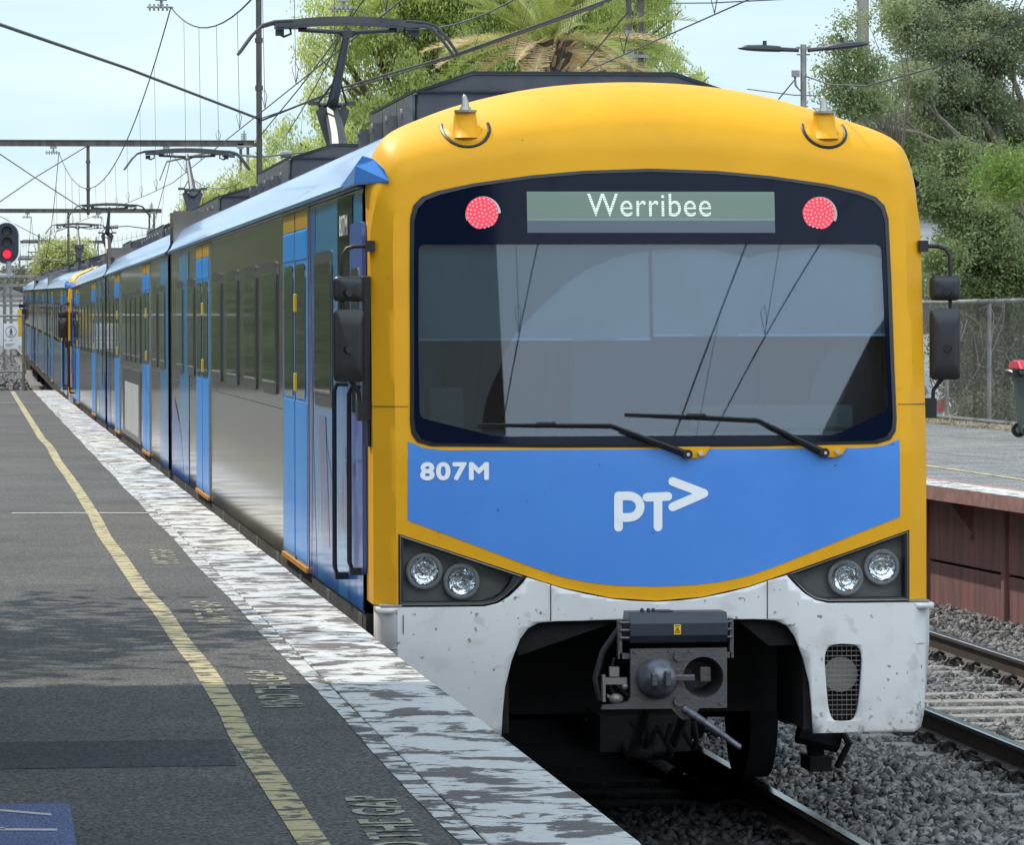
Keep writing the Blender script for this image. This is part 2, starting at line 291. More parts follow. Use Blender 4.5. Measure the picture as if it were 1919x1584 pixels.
def finish(me,mats,smooth,fixn=True):
    for m in mats: me.materials.append(MT[m])
    if fixn:
        bm=bmesh.new(); bm.from_mesh(me); bmesh.ops.remove_doubles(bm,verts=bm.verts,dist=1e-5); bmesh.ops.recalc_face_normals(bm,faces=bm.faces); bm.to_mesh(me); bm.free()
    if smooth:
        me.polygons.foreach_set('use_smooth',[True]*len(me.polygons)); me.set_sharp_from_angle(angle=R(smooth))
def tag(o,label=None,cat=None,group=None,kind=None):
    if label: o['label']=label
    if cat: o['category']=cat
    if group: o['group']=group
    if kind: o['kind']=kind
    return o
def build(name,mb,mats,parent=None,smooth=40,bevel=0,solid=0,fixn=True,loc=None):
    if isinstance(mats,str): mats=[mats]
    me=bpy.data.meshes.new(name); me.from_pydata(mb.v,[],mb.f); me.update()
    if len(mats)>1: me.polygons.foreach_set('material_index',mb.mi)
    finish(me,mats,smooth,fixn)
    o=bpy.data.objects.new(name,me); col.objects.link(o)
    if parent: o.parent=parent
    if loc: o.location=loc
    if solid:
        md=o.modifiers.new('solid','SOLIDIFY'); md.thickness=solid; md.offset=-1
    if bevel:
        md=o.modifiers.new('bevel','BEVEL'); md.width=bevel; md.segments=2; md.limit_method='ANGLE'; md.angle_limit=R(40)
    return o
def empty(name,loc=(0,0,0),rz=0,**k):
    o=bpy.data.objects.new(name,None); col.objects.link(o); o.location=loc; o.rotation_euler=(0,0,rz); tag(o,**k); return o
def npmesh(name,V,F,mats,parent=None,mi=None,loc=None):
    # V Nx3, F Mxk (constant k)
    me=bpy.data.meshes.new(name); V=np.asarray(V,np.float32); F=np.asarray(F,np.int32); k=F.shape[1]
    me.vertices.add(len(V)); me.vertices.foreach_set('co',V.ravel())
    me.loops.add(F.size); me.loops.foreach_set('vertex_index',F.ravel())
    me.polygons.add(len(F)); me.polygons.foreach_set('loop_start',np.arange(0,F.size,k,dtype=np.int32))
    if isinstance(mats,str): mats=[mats]
    for m in mats: me.materials.append(MT[m])
    if mi is not None: me.polygons.foreach_set('material_index',np.asarray(mi,np.int32))
    me.update(calc_edges=True); me.validate()
    o=bpy.data.objects.new(name,me); col.objects.link(o)
    if parent: o.parent=parent
    if loc: o.location=loc
    return o
def copy_tree(o,parent=None,skip=()):
    c=o.copy(); col.objects.link(c)
    if parent: c.parent=parent
    for ch in list(o.children):
        if ch.name.split('.')[0] in skip: continue
        copy_tree(ch,c,skip)
    return c
def patch(outline,holes,yfun,step=.08,proud=0):
    """flat outline in (x,z) filled, sliced into a fine grid and laid on the surface y=yfun(x,z)"""
    loops=[[Vector((a,b,0)) for a,b in outline]]+[[Vector((a,b,0)) for a,b in h] for h in holes]
    flat=[v for l in loops for v in l]; tri=tessellate_polygon(loops)
    bm=bmesh.new(); vs=[bm.verts.new((v.x,0,v.y)) for v in flat]
    for t in tri:
        try: bm.faces.new([vs[i] for i in t])
        except ValueError: pass
    xs=[v.x for v in flat]; zs=[v.y for v in flat]
    for lo,hi,ax in ((min(xs),max(xs),0),(min(zs),max(zs),2)):
        k=math.ceil(lo/step+1e-6)
        while k*step<hi-1e-4:
            co=[0,0,0]; co[ax]=k*step; no=[0,0,0]; no[ax]=1
            bmesh.ops.bisect_plane(bm,geom=bm.verts[:]+bm.edges[:]+bm.faces[:],plane_co=co,plane_no=no,dist=1e-5); k+=1
    for v in bm.verts: v.co.y=yfun(v.co.x,v.co.z)-proud
    bm.normal_update()
    for f in bm.faces:
        if f.normal.y>0: f.normal_flip()
    m=MB(); bm.verts.index_update()
    m.add([tuple(v.co) for v in bm.verts],[tuple(v.index for v in f.verts) for f in bm.faces]); bm.free(); return m
def smoothloop(pts,it=2):   # Chaikin corner cutting on a closed loop
    for _ in range(it):
        q=[]
        for i in range(len(pts)):
            a=pts[i];b=pts[(i+1)%len(pts)]
            q.append((a[0]*.75+b[0]*.25,a[1]*.75+b[1]*.25)); q.append((a[0]*.25+b[0]*.75,a[1]*.25+b[1]*.75))
        pts=q
    return pts
def mirror(h): return h+[(-x,z) for x,z in reversed(h)]
def textmesh(s,size=1,bold=0,spacing=1.0):
    cu=bpy.data.curves.new('lettering','FONT'); cu.body=s; cu.size=size; cu.offset=bold; cu.space_character=spacing; cu.align_x='CENTER'; cu.align_y='CENTER'
    o=bpy.data.objects.new('lettering',cu); col.objects.link(o); dg=bpy.context.evaluated_depsgraph_get(); dg.update()
    me=bpy.data.meshes.new_from_object(o.evaluated_get(dg)); 
    V=[tuple(v.co) for v in me.vertices]; F=[tuple(p.vertices) for p in me.polygons]
    bpy.data.objects.remove(o); bpy.data.curves.remove(cu); bpy.data.meshes.remove(me)
    xs=[v[0] for v in V]; ys=[v[1] for v in V]
    cx=(min(xs)+max(xs))/2; cy=(min(ys)+max(ys))/2; w=max(xs)-min(xs); h=max(ys)-min(ys)
    return [((x-cx)/w,(y-cy)/h) for x,y,_ in V],F    # unit box centred
def textpatch(s,w,h,fn,bold=0,spacing=1.0,lift=(0,0,0)):   # lift: how copies of a stroke are stacked
    V,F=textmesh(s,1,0,spacing); m=MB(); k=0
    sh=[(0,0)] if not bold else [(bold*math.cos(t),bold*math.sin(t)) for t in [i*PI/4 for i in range(8)]]
    for i,(dx,dy) in enumerate(sh):
        m.add([tuple(c+l*i*.00012 for c,l in zip(fn(a*(w-2*bold)+dx,b*(h-2*bold)+dy),lift)) for a,b in V],F)
    return m
# ================================================================== SETTING
rnd=random.Random(7)
# ground sheets
g=MB(); g.add([(-600,-80,-.55),(600,-80,-.55),(600,1500,-.55),(-600,1500,-.55)],[(0,1,2,3)])
tag(build('ground',g,'dirt'),kind='structure')
def trackz(y): return 0 if y<75 else min(.0069*(y-75)+.00002*(y-75)**2,4.0)
def trackx(y): return 0 if y<75 else -.0000225*(y-75)**2*.9
bal=MB(); rows=[]
for y in list(range(-30,81,10))+list(range(90,500,15)):
    z=trackz(y)-.228; dx=trackx(y)
    if y<86: rows.append([(-2.0,y,z),(5.95,y,z),(6.6,y,z-.02),(14,y,z-.02)])
    else: rows.append([(-14,y,z),(5.95+dx,y,z),(6.6,y,z-.02),(14,y,z-.02)])
bal.grid(rows,flip=True); tag(build('ballast_bed',bal,'dirt',smooth=0),kind='structure')
# near platform : asphalt top, coping, edge wall
PE=-1.66
pl=MB(); pl.box(-9,-2.19,-45,83,-.5,1.08); tag(build('platform',pl,'asphalt',smooth=0),kind='structure')
co_=MB(); n=0
y=-45
cop=MB()
while y<83:
    L_=1.5; j=rnd.uniform(-.003,.003)
    cop.box(-2.115,PE+j,y+.004,min(y+L_,83)-.004,.90,1.083+rnd.uniform(-.003,.003)); y+=L_
tag(build('platform_coping',cop,'coping',smooth=0,bevel=.008),kind='structure')
w=MB(); w.box(-2.19,-1.83,-45,83,-.5,.9); tag(build('platform_wall',w,'under',smooth=0),kind='structure')
es=MB(); rows=[]
yy=-45.
while yy<=83: 
    a=-2.19+.006*math.sin(yy*.9)+.003*rnd.uniform(-1,1); rows.append([(a-.008,yy,1.0824),(-2.12,yy,1.0824)]); yy+=.25
es.grid(rows,flip=True); tag(build('platform_edge_stripe',es,'edgepaint',smooth=0),kind='structure')
def ribbon(name,ctr,width,y0,y1,z,m,dy=.3):
    rows=[];yy=y0
    while yy<=y1:
        c=ctr(yy); wv=width*(1+.03*math.sin(yy*1.3)+rnd.uniform(-.012,.012)); rows.append([(c-wv/2,yy,z),(c+wv/2,yy,z)]); yy+=dy
    b=MB(); b.grid(rows,flip=True); return tag(build(name,b,m,smooth=0),kind='structure')
def yc(y):
    k=[(-16,-2.63),(-10.4,-2.633),(-8.8,-2.632),(-6.9,-2.637),(-5.5,-2.617),(-3.7,-2.609),(-1.4,-2.627),(.4,-2.626),(2.9,-2.655),(6.2,-2.662),(9.2,-2.676),(13.4,-2.654),(17.5,-2.651),(21.5,-2.655),(27.2,-2.67),(33.4,-2.655),(38.5,-2.69),(63,-2.69),(90,-2.69)]
    for (a,b),(c,d) in zip(k,k[1:]):
        if a<=y<=c: t=(y-a)/(c-a); t=t*t*(3-2*t); return b+(d-b)*t
    return k[0][1] if y<0 else k[-1][1]
ribbon('yellow_platform_line',yc,.098,-16,82,1.0825,'yellowline')
for (y_,x0) in ((13.45,-3.32),(66.5,-3.6),(-30,-3.5)):
    b=MB(); b.grid([[(x0,y_-.06,1.0850),(x0/2-1.1,y_-.10,1.0850),(-2.2,y_-.22,1.0850)],[(x0,y_+.06,1.0850),(x0/2-1.1,y_+.02,1.0850),(-2.2,y_-.1,1.0850)]],flip=True)
    tag(build('white_cross_line',b,'whiteline',smooth=0),kind='structure')
b=MB(); b.add([(-9,-8.0,1.0818),(-2.72,-7.95,1.0818),(-2.70,-6.95,1.0818),(-9,-6.85,1.0818)],[(0,1,2,3)])
tag(build('platform_patch',b,'asphaltdark',smooth=0),kind='structure')
b=MB(); b.add([(-5,-12,1.0818),(-3.345,-12,1.0818),(-3.335,-9.12,1.0818),(-5,-9.08,1.0818)],[(0,1,2,3)])
tag(build('blue_ground_marking',b,'bluepaintground',smooth=0),kind='structure')
b=MB()
for pts in ([(-3.60,-9.28),(-3.40,-9.47)],[(-3.62,-9.86),(-3.39,-9.9)],[(-3.62,-9.75),(-3.55,-9.85)]):
    (x0,y0),(x1,y1)=pts; b.add([(x0,y0-.03,1.0840),(x1,y1-.03,1.0840),(x1,y1+.03,1.0840),(x0,y0+.03,1.0840)],[(0,1,2,3)])
tag(build('blue_marking_lines',b,'whiteline',smooth=0),kind='structure')
# painted MIND THE GAP, read from the train, three times
for yc0 in (-10.15,-4.75,.35,6.2):
    b=MB()
    for s,w_,off in (('MIND',.62,-.42),('THE GAP',1.25,.58)):
        # text x axis runs +y, text up runs -x
        t=textpatch(s,w_,.17,lambda a,c,o=off:(-2.375+.02*(a+o)-c,yc0+a+o-.1,1.0828),bold=.006,lift=(0,0,1))
        b.add(t.v,t.f)
    tag(build('mind_the_gap_marking',b,'text',smooth=0,fixn=False),kind='structure')
# opposite platform
def e2(y): return 5.43-.045*(min(y,26)-18.4)
b=MB(); ys=[-30,-10,0,10,14,18,22,26,40,60,85,110,140]
b.grid([[(e2(y)+.55,y,1.08),(12.1,y,1.08),(12.15,y,.3)] for y in ys],flip=True); tag(build('platform_far',b,'plat2',smooth=0),kind='structure')
b=MB(); b.grid([[(12.1,y,.33),(90,y,.33)] for y in (-30,20,80,140)],flip=True); tag(build('car_park',b,'asphalt',smooth=0),kind='structure')
b=MB(); b.grid([[(e2(y)-.02,y,.955),(e2(y)-.02,y,1.085),(e2(y)+.55,y,1.085)] for y in ys]); tag(build('platform_far_coping',b,'redfascia',smooth=0),kind='structure')
b=MB(); b.grid([[(e2(y)-.015,y,1.0895),(e2(y)+.40,y,1.0895)] for y in ys],flip=True); tag(build('platform_far_white_edge',b,'edgepaint',smooth=0),kind='structure')
b=MB(); b.grid([[(e2(y)+.02,y,.955),(e2(y)+.6,y,.955)] for y in ys]); tag(build('platform_far_underside',b,'under',smooth=0),kind='structure')
b=MB(); b.grid([[(6.64+.01*math.sin(y),y,1.085),(6.73,y,1.085)] for y in range(16,120,4)],flip=True); tag(build('platform_far_yellow_line',b,'yellowline',smooth=0),kind='structure')
pw=empty('platform_retaining_wall',(6,18,-.2),label='red painted panel retaining wall under the far platform edge',cat='retaining wall')
py=[8.2,11.0,13.9,16.75,19.6,22.5,25.4,28.3,31.2]
for i in range(len(py)-1):
    a,c=py[i],py[i+1]
    for z0,z1 in ((-.35,.29),(.315,.96)):
        m=MB(); xa,xc=e2(a)+.34,e2(c)+.34
        m.add([(xa,a+.07,z0),(xc,c-.07,z0),(xc,c-.07,z1),(xa,a+.07,z1),(xa+.1,a+.07,z0),(xc+.1,c-.07,z0),(xc+.1,c-.07,z1),(xa+.1,a+.07,z1)],
              [(0,1,2,3),(7,6,5,4),(0,4,5,1),(3,2,6,7),(1,5,6,2),(0,3,7,4)])
        o=build('wall_panel',m,'redwall',smooth=0,bevel=.01); o.parent=pw; o.matrix_parent_inverse=Matrix.Translation((-6,-18,.2))
for a in py:
    m=MB(); x=e2(a)+.30; m.box(x,x+.18,a-.065,a+.065,-.35,.95)
    o=build('wall_post',m,'redwall',smooth=0,bevel=.008); o.parent=pw; o.matrix_parent_inverse=Matrix.Translation((-6,-18,.2))
    m=MB(); x=e2(a)+.30; yb=a+1.2
    m.prism([(0,.94),(-.26,.94),(-.02,.62),(0,.62)],lambda q,z,x=x,yb=yb:(x+q+.02,yb-.012,z),lambda q,z,x=x,yb=yb:(x+q+.02,yb+.012,z))
    m.box(x-.06,x+.12,yb-.07,yb+.07,.60,.62)
    o=build('wall_bracket',m,'redwall',smooth=0); o.parent=pw; o.matrix_parent_inverse=Matrix.Translation((-6,-18,.2))
# ------------------------------------------------------------------ rails
def railprof(): return [(-.07,-.172),(.07,-.172),(.07,-.16),(.012,-.14),(.01,-.045),(.035,-.032),(.036,-.006),(.028,0),(-.028,0),(-.036,-.006),(-.035,-.032),(-.01,-.045),(-.012,-.14),(-.07,-.16)]
def rail(xc,ys,label,group):
    P=railprof(); n=len(P); m=MB(); vs=[];fs=[]
    for y in ys:
        for a,c in P: vs.append((xc+a+trackx(y),y,c+trackz(y)))
    mi=[]
    for j in range(len(ys)-1):
        for i in range(n):
            fs.append((j*n+i,j*n+(i+1)%n,(j+1)*n+(i+1)%n,(j+1)*n+i)); mi.append(1 if i in(6,7,8) else 0)
    m.v=vs;m.f=fs;m.mi=mi
    o=build('rail',m,['rail','railtop'],smooth=35); return tag(o,label,'rail',group)
ysr=[-30,-10,0,20,40,60,75]+list(range(85,420,15))
S=3.685
rail(-.835,ysr,'rail under the train on the side of the flaking white platform edge','running rails')
rail(.835,ysr,'shiny topped rail under the right hand wheels of the train','running rails')
rail(S-.835,ysr,'rail of the empty track nearer to the train','running rails')
rail(S+.835,ysr,'rail of the empty track nearer to the red retaining wall','running rails')
ysl=list(range(96,420,12))
rail(-5.9+.835,ysl,'distant rail beyond the platform end behind the pedestrian sign','running rails')
rail(-4.6,ysl,'distant rail beyond the platform end, the further right of its pair','running rails')
# sleepers
sm=MB(); sm.prism([(-.13,-.42),(.13,-.42),(.11,-.185),(-.11,-.185)],lambda a,z:(-1.3,a,z),lambda a,z:(1.3,a,z))
def clipmesh(side):
    m=MB(); s=side
    m.box(*sorted((s*.03,s*.20)),-.09,.09,-.186,-.168)
    arc=[(s*.15,-.05,-.16),(s*.17,-.05,-.13),(s*.13,-.055,-.105),(s*.08,-.03,-.13),(s*.07,.02,-.14),(s*.11,.05,-.115),(s*.17,.05,-.13),(s*.2,.02,-.16)]
    m.tube(arc,.013,6); m.box(*sorted((s*.12,s*.17)),-.03,.03,-.17,-.11); return m
sp=empty('sleeper',(0,0,0)); tag(sp,cat='sleeper')
build('tie_body',sm,'concrete',sp,smooth=0,bevel=.015)
for xr in (-.835,.835):
    for s in (-1,1): 
        o=build('rail_clip',clipmesh(s),'clip',sp,smooth=30); o.location=(xr,0,0)
first=True
def sleeper(x,y,label,group,clips=True):
    global first
    if first: o=sp; first=False
    else: o=copy_tree(sp,skip=() if clips else ('rail_clip',))
    o.location=(x+trackx(y),y+rnd.uniform(-.02,.02),trackz(y)+rnd.uniform(-.012,.0)); o['label']=label; o['group']=group; o['category']='sleeper'; return o
yy=1.2
while yy<27: sleeper(S,yy,'pale concrete sleeper of the empty track between train and red wall','sleepers of the empty track'); yy+=.66
yy=-9.6
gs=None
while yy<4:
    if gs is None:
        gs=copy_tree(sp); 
        for ch in gs.children: ch.data=ch.data.copy(); ch.data.materials[0]=MT['bedshade']  # dark sleeper copies hold the shade under the train in their colour
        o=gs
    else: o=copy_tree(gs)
    o.location=(0,yy+rnd.uniform(-.02,.02),rnd.uniform(-.006,.006)); o['label']='sleeper coloured dark for the shade below the front of the train'; o['group']='sleepers under the train front'; yy+=.66
yy=97.
while yy<190: sleeper(-5.33,yy,'distant sleeper of the track beyond the platform end','sleepers beyond the platform end',False); yy+=1.3
b=MB(); b.grid([[(-1.82,y,-.222),(.72,y,-.222)] for y in (-30,-12,0,75)],flip=True); tag(build('shade_track_bed',b,'bedshade',smooth=0),kind='structure')  # near black sheet stands in for the shade under the train
# ballast stones
def stones(name,regions,seed,matn,label):
    rs=np.random.RandomState(seed)
    t=(1+5**.5)/2
    ico=np.array([(-1,t,0),(1,t,0),(-1,-t,0),(1,-t,0),(0,-1,t),(0,1,t),(0,-1,-t),(0,1,-t),(t,0,-1),(t,0,1),(-t,0,-1),(-t,0,1)],float); ico/=np.linalg.norm(ico[0])
    fc=np.array([(0,11,5),(0,5,1),(0,1,7),(0,7,10),(0,10,11),(1,5,9),(5,11,4),(11,10,2),(10,7,6),(7,1,8),(3,9,4),(3,4,2),(3,2,6),(3,6,8),(3,8,9),(4,9,5),(2,4,11),(6,2,10),(8,6,7),(9,8,1)])
    VV=[];FF=[];off=0
    for (x0,x1,y0,y1,n,s0,s1,zf) in regions:
        c=np.empty((n,3)); c[:,0]=rs.uniform(x0,x1,n); c[:,1]=rs.uniform(y0,y1,n)
        z,keep=zf(c[:,0],c[:,1],rs); c[:,2]=z; c=c[keep]; n=len(c)
        sc_=rs.uniform(s0,s1,(n,1,1))*np.array([1.15,.8,.5])*rs.uniform(.7,1.35,(n,1,3))
        v=(ico[None]*rs.uniform(.5,1.25,(n,12,1))+rs.uniform(-.18,.18,(n,12,3)))*sc_
        q=rs.normal(size=(n,4)); q[:,1:3]*=.45; q/=np.linalg.norm(q,axis=1)[:,None]; w,x,y,z=q.T
        Rm=np.stack([1-2*(y*y+z*z),2*(x*y-z*w),2*(x*z+y*w),2*(x*y+z*w),1-2*(x*x+z*z),2*(y*z-x*w),2*(x*z-y*w),2*(y*z+x*w),1-2*(x*x+y*y)],1).reshape(n,3,3)
        v=np.einsum('nij,nkj->nki',Rm,v)+c[:,None]
        VV.append(v.reshape(-1,3)); FF.append((fc[None]+12*np.arange(n)[:,None,None]).reshape(-1,3)+off); off+=12*n
    o=npmesh(name,np.concatenate(VV),np.concatenate(FF),matn); return tag(o,label,'ballast',kind='stuff')
def zf(x,y,rs):
    z=-.205+.025*np.sin(x*2.1)*np.sin(y*1.3)+rs.uniform(-.03,.02,len(x)); z-=np.where(abs(x-S)<1.3,.014,0)
    keep=np.ones(len(x),bool)
    dist=np.minimum.reduce([abs(x+.835),abs(x-.835),abs(x-S+.835),abs(x-S-.835)])
    keep&=dist>.09
    # between sleeper ends the stones sit low so sleepers show
    ph=((y-1.2)%.66); near=np.minimum(ph,.66-ph)
    onsl=(abs(x-S)<1.3)&(near<.12)
    keep&=~(onsl&(rs.rand(len(x))<.93))
    # shoulder heap between the two tracks and against the wall
    z+=.05*np.exp(-((x-1.85)/.5)**2)
    z+=np.where(x>5.0,.06*(np.minimum(x,5.9)-5.0)/.9,0)
    keep&=(x<e2v(y)+.36)
    return z,keep
def e2v(y): return 5.43-.045*(np.minimum(y,26)-18.4)
def m_stone():
    m,t,b=newmat('ballast_stone'); N=t.nodes.new; K=t.links.new; b.inputs['Roughness'].default_value=.85
    co=N('ShaderNodeTexCoord'); v=N('ShaderNodeTexVoronoi'); v.inputs['Scale'].default_value=16; K(co.outputs['Object'],v.inputs[0])
    r=N('ShaderNodeValToRGB'); r.color_ramp.elements[0].color=(.055,.055,.057,1); r.color_ramp.elements[1].color=(.25,.235,.215,1); r.color_ramp.elements[0].position=.2; r.color_ramp.elements[1].position=.9
    sp_=N('ShaderNodeSeparateColor'); K(v.outputs['Color'],sp_.inputs[0]); K(sp_.outputs[0],r.inputs[0]); K(r.outputs[0],b.inputs['Base Color']); return m
MT['stone']=m_stone(); MT['shadestone']=mat('shade_dark_stone',(.016,.015,.016),.7,c2=(.035,.033,.032),scale=14)  # second, near black stone colour paints in the shade under the train
stones('ballast',[(.9,6.2,-3.5,6,34000,.024,.048,zf),(1.4,6.4,6,24,78000,.028,.05,zf),(.9,3,-8,-3.5,6000,.028,.05,zf)],3,'stone','grey crushed stone ballast around the rails')
stones('shade_dark_stones',[(-1.8,.72,-11,2,9000,.03,.05,zf)],6,'shadestone','stones coloured black for the shade between the rails under the train front')
# rough ground beyond platform end
def zf2(x,y,rs):
    z=np.array([trackz(a) for a in y])-.17+rs.uniform(-.05,.12,len(x)); keep=np.ones(len(x),bool); return z,keep
stones('ballast_beyond_platform',[(-5.5,-1.7,84,200,16000,.08,.2,zf2)],5,'stone','brown grey stones beyond the end of the platform')
# ================================================================== TRAIN
from mathutils.bvhtree import BVHTree
def yface(x,z): return max(0,z-1.95)*.125+.03*(x/1.4)**2
def resamp(pts,k=7):
    out=[]; n=len(pts)
    for i in range(n-1):
        p0=pts[max(i-1,0)];p1=pts[i];p2=pts[i+1];p3=pts[min(i+2,n-1)]
        for j in range(k):
            t=j/k; out.append(tuple(.5*((2*b)+(-a+c)*t+(2*a-5*b+4*c-d)*t*t+(-a+3*b-3*c+d)*t**3) for a,b,c,d in zip(p0,p1,p2,p3)))
    out.append(pts[-1]); return out
creL=[(-1.40,1.135),(-1.40,1.6),(-1.40,2.2),(-1.40,2.8),(-1.397,3.12),(-1.375,3.29),(-1.29,3.40),(-1.1,3.46),(-.8,3.51),(-.4,3.54),(0,3.55)]
bodL=[(-1.51,1.135),(-1.51,1.6),(-1.51,2.2),(-1.51,2.8),(-1.51,3.18),(-1.505,3.44),(-1.415,3.650),(-1.15,3.785),(-.84,3.886),(-.45,3.960),(0,3.985)]
def full(h): return resamp(h+[(-x,z) for x,z in reversed(h[:-1])])
CR,BO=full(creL),full(bodL)
def sst(a,b,x): t=min(1,max(0,(x-a)/(b-a))); return t*t*(3-2*t)
def ring(t):
    out=[]
    for (cx,cz),(bx,bz) in zip(CR,BO):
        be=sst(3.05,3.42,cz); yf=yface(cx,cz); yb=.56+.44*sst(3.38,3.50,cz)
        ws=min(1,t/.25); ys=yf+.13*ws+(yb-yf-.13)*max(0,(t-.25)/.75)
        a=t*PI/2; wt=math.sin(a); yt=yf+(yb-yf)*(1-math.cos(a))
        w=ws+(wt-ws)*be; y=ys+(yt-ys)*be
        out.append((cx+(bx-cx)*w,y,cz+(bz-cz)*w))
    return out
half_ws=[(0,3.478),(.36,3.466),(.65,3.44),(.96,3.397),(1.16,3.355),(1.24,3.325),(1.285,3.28),(1.305,3.21),(1.312,2.9),(1.317,2.4),(1.322,2.12),(1.315,2.055),(1.285,2.01),(1.21,1.988),(.6,1.979),(0,1.977)]
def loopof(h,x0=True): return h+[(-x,z) for x,z in reversed(h) if abs(x)>1e-6]
WS=loopof(half_ws)
def build_cab_car():
    car=empty('rail_car'); tag(car,cat='train car',group='cars of the six car train')
    # nose
    m=MB(); rows=[ring(t) for t in [0,.06,.12,.18,.25,.32,.4,.5,.6,.7,.8,.9,1]]; m.grid(rows)
    lo=[(1.40,1.135),(1.388,1.135),(1.388,1.521),(1.09,1.42),(.70,1.289),(.507,1.226),(.244,1.169),(0,1.151)]
    outl=[p for p in CR]+lo[1:]+[(-x,z) for x,z in reversed(lo[1:-1])]
    pt=patch(outl,[WS],yface,.1); m.add(pt.v,pt.f)
    nose=build('cab_nose',m,'yellow',car,smooth=28); 
    bv=BVHTree.FromPolygons([Vector(v) for v in m.v],m.f)
    def dome(x,z):
        h=bv.ray_cast(Vector((x,-3,z)),Vector((0,1,0))); return h[0].y if h[0] else .5
    # lower seam line across the nose sides
    for s in (-1,1):
        m=MB(); m.tube([(s*1.33,yface(1.33,2.20)-.001,2.20),(s*1.40,yface(1.4,2.2)-.001,2.20),(s*1.511,.185,2.20),(s*1.511,.58,2.20)],.0022,4); build('panel_seam',m,'brown',nose,smooth=0)
    # blue panel
    hb=[(0,1.966),(1.15,1.966),(1.25,1.978),(1.335,2.014),(1.337,1.592),(1.09,1.5),(.8,1.388),(.65,1.33),(.51,1.284),(.36,1.252),(.22,1.236),(0,1.228)]
    bp=build('front_panel',patch(loopof(hb),[],yface,.1,.003),'blue',car,smooth=30)
    yl=lambda x,z:yface(x,z)-.006
    t=textpatch('807M',.368,.098,lambda a,c:(-1.087+a,yl(-1.087+a,1.854+c),1.854+c),bold=.0055,spacing=1.12,lift=(0,-1,0)); build('car_number',t,'letter',bp,smooth=0,fixn=False)
    # operator mark: rounded strokes
    def stroke(m,pts,w):
        stk=[0]
        for (a,b),(c,d) in zip(pts,pts[1:]):
            L_=math.hypot(c-a,d-b)
            if L_<1e-6: continue
            ux,uz=(c-a)/L_,(d-b)/L_; px,pz=-uz*w/2,ux*w/2
            poly=[(a+px,b+pz),(a-px,b-pz),(c-px,d-pz),(c+px,d+pz)]
            stk[0]+=1; m.add([(x,yl(x,z)-.00005*stk[0],z) for x,z in poly],[(0,1,2,3)])
        for a,b in pts:
            stk[0]+=1; n=14; m.add([(a+w/2*math.cos(2*PI*i/n),yl(a,b)-.00005*stk[0],b+w/2*math.sin(2*PI*i/n)) for i in range(n)],[tuple(range(n))])
    m=MB(); w_=.047
    stroke(m,[(-.206,1.548),(-.206,1.716)],w_)
    bow=[(-.206,1.716),(-.15,1.716)]+[(-.15+.062*math.cos(t),1.658+.058*math.sin(t)) for t in np.linspace(PI/2,-PI/2,10)]+[(-.206,1.60)]
    stroke(m,bow,w_); stroke(m,[(-.052,1.708),(.062,1.712)],w_); stroke(m,[(.008,1.708),(.008,1.548)],w_)
    stroke(m,[(.088,1.792),(.258,1.727),(.088,1.655)],w_)
    build('operator_mark',m,'letter',bp,smooth=0,fixn=False)
    # bumper
    hb=[(0,1.145),(.13,1.151),(.244,1.164),(.38,1.19),(.507,1.221),(.70,1.284),(.755,1.225),(.80,1.184),(.86,1.148),(.93,1.131),(1.37,1.129),(1.508,1.128),(1.508,.90),(1.49,.70),(1.465,.52),(1.445,.455),(1.40,.43),(.846,.43),(.838,.57),(.825,.70),(.79,.84),(.745,.955),(.70,1.015),(.64,1.04),(.55,1.048),(0,1.055)]
    def yb(x,z):
        a=abs(x); return -.018-.028*sst(.64,.70,a)+ (.13*((a-1.41)/.1)**1.3 if a>1.41 else 0)+.02*max(0,.7-z)
    vent=smoothloop([(1.01,.915),(.905,.90),(.912,.72),(.935,.50),(1.01,.49),(1.085,.50),(1.108,.72),(1.115,.90)],3)
    m=patch(loopof(hb),[vent],yb,.07)
    for s in (-1,1):
        m.grid([[(s*1.508,y,1.128),(s*1.508,y,.90),(s*1.49,y,.70),(s*1.465,y,.52),(s*1.445,y,.455)] for y in (yb(1.508,1)-.002,.12,.17)])
        m.grid([[(s*x,y,1.1285) for x in (1.0,1.2,1.42,1.508)] for y in (-.04,.02,.13)])
    bum=build('bumper_skirt',m,'white',car,smooth=30,solid=.03)
    m=MB()
    for x,z0,z1 in ((-.575,1.05,1.245),(.60,1.05,1.255)):
        m.box(x-.0025,x+.0025,yb(x,1.1)-.003,yb(x,1.1)+.01,z0,z1)
    m.box(-1.372,-1.368,-.05,-.03,.99,1.09); build('panel_joint',m,'black',bum,smooth=0)
    for s in (-1,1):
        m=MB(); m.box(*sorted((s*1.375,s*1.49)),-.03,.1,1.131,1.143); build('trim_plate',m,'galv',bum,smooth=0,bevel=.003)
    m=MB()
    for i in range(15):
        z=.525+i*.0265; hw=.10-.0*i; m.box(.915,1.108,-.022,-.018,z,z+.004)
    for i in range(7): m.box(.93+i*.026,.932+i*.026,-.014,-.011,.50,.905)
    gr=build('vent_grille',m,'galv',car,smooth=0)
    m=MB(); m.cyl((1.01,.04,.74),(1.01,.10,.74),.095,.03,n=24); build('horn_bell',m,'hornmetal',gr,smooth=40)
    m=MB(); m.box(.86,1.16,.12,.14,.46,.95); build('vent_back',m,'under',gr,smooth=0)
    # windscreen
    clear=smoothloop([(-1.262,3.068),(1.262,3.068),(1.272,2.5),(1.278,2.17),(.98,2.037),(-.86,2.037),(-1.27,2.14),(-1.272,2.5)],0)
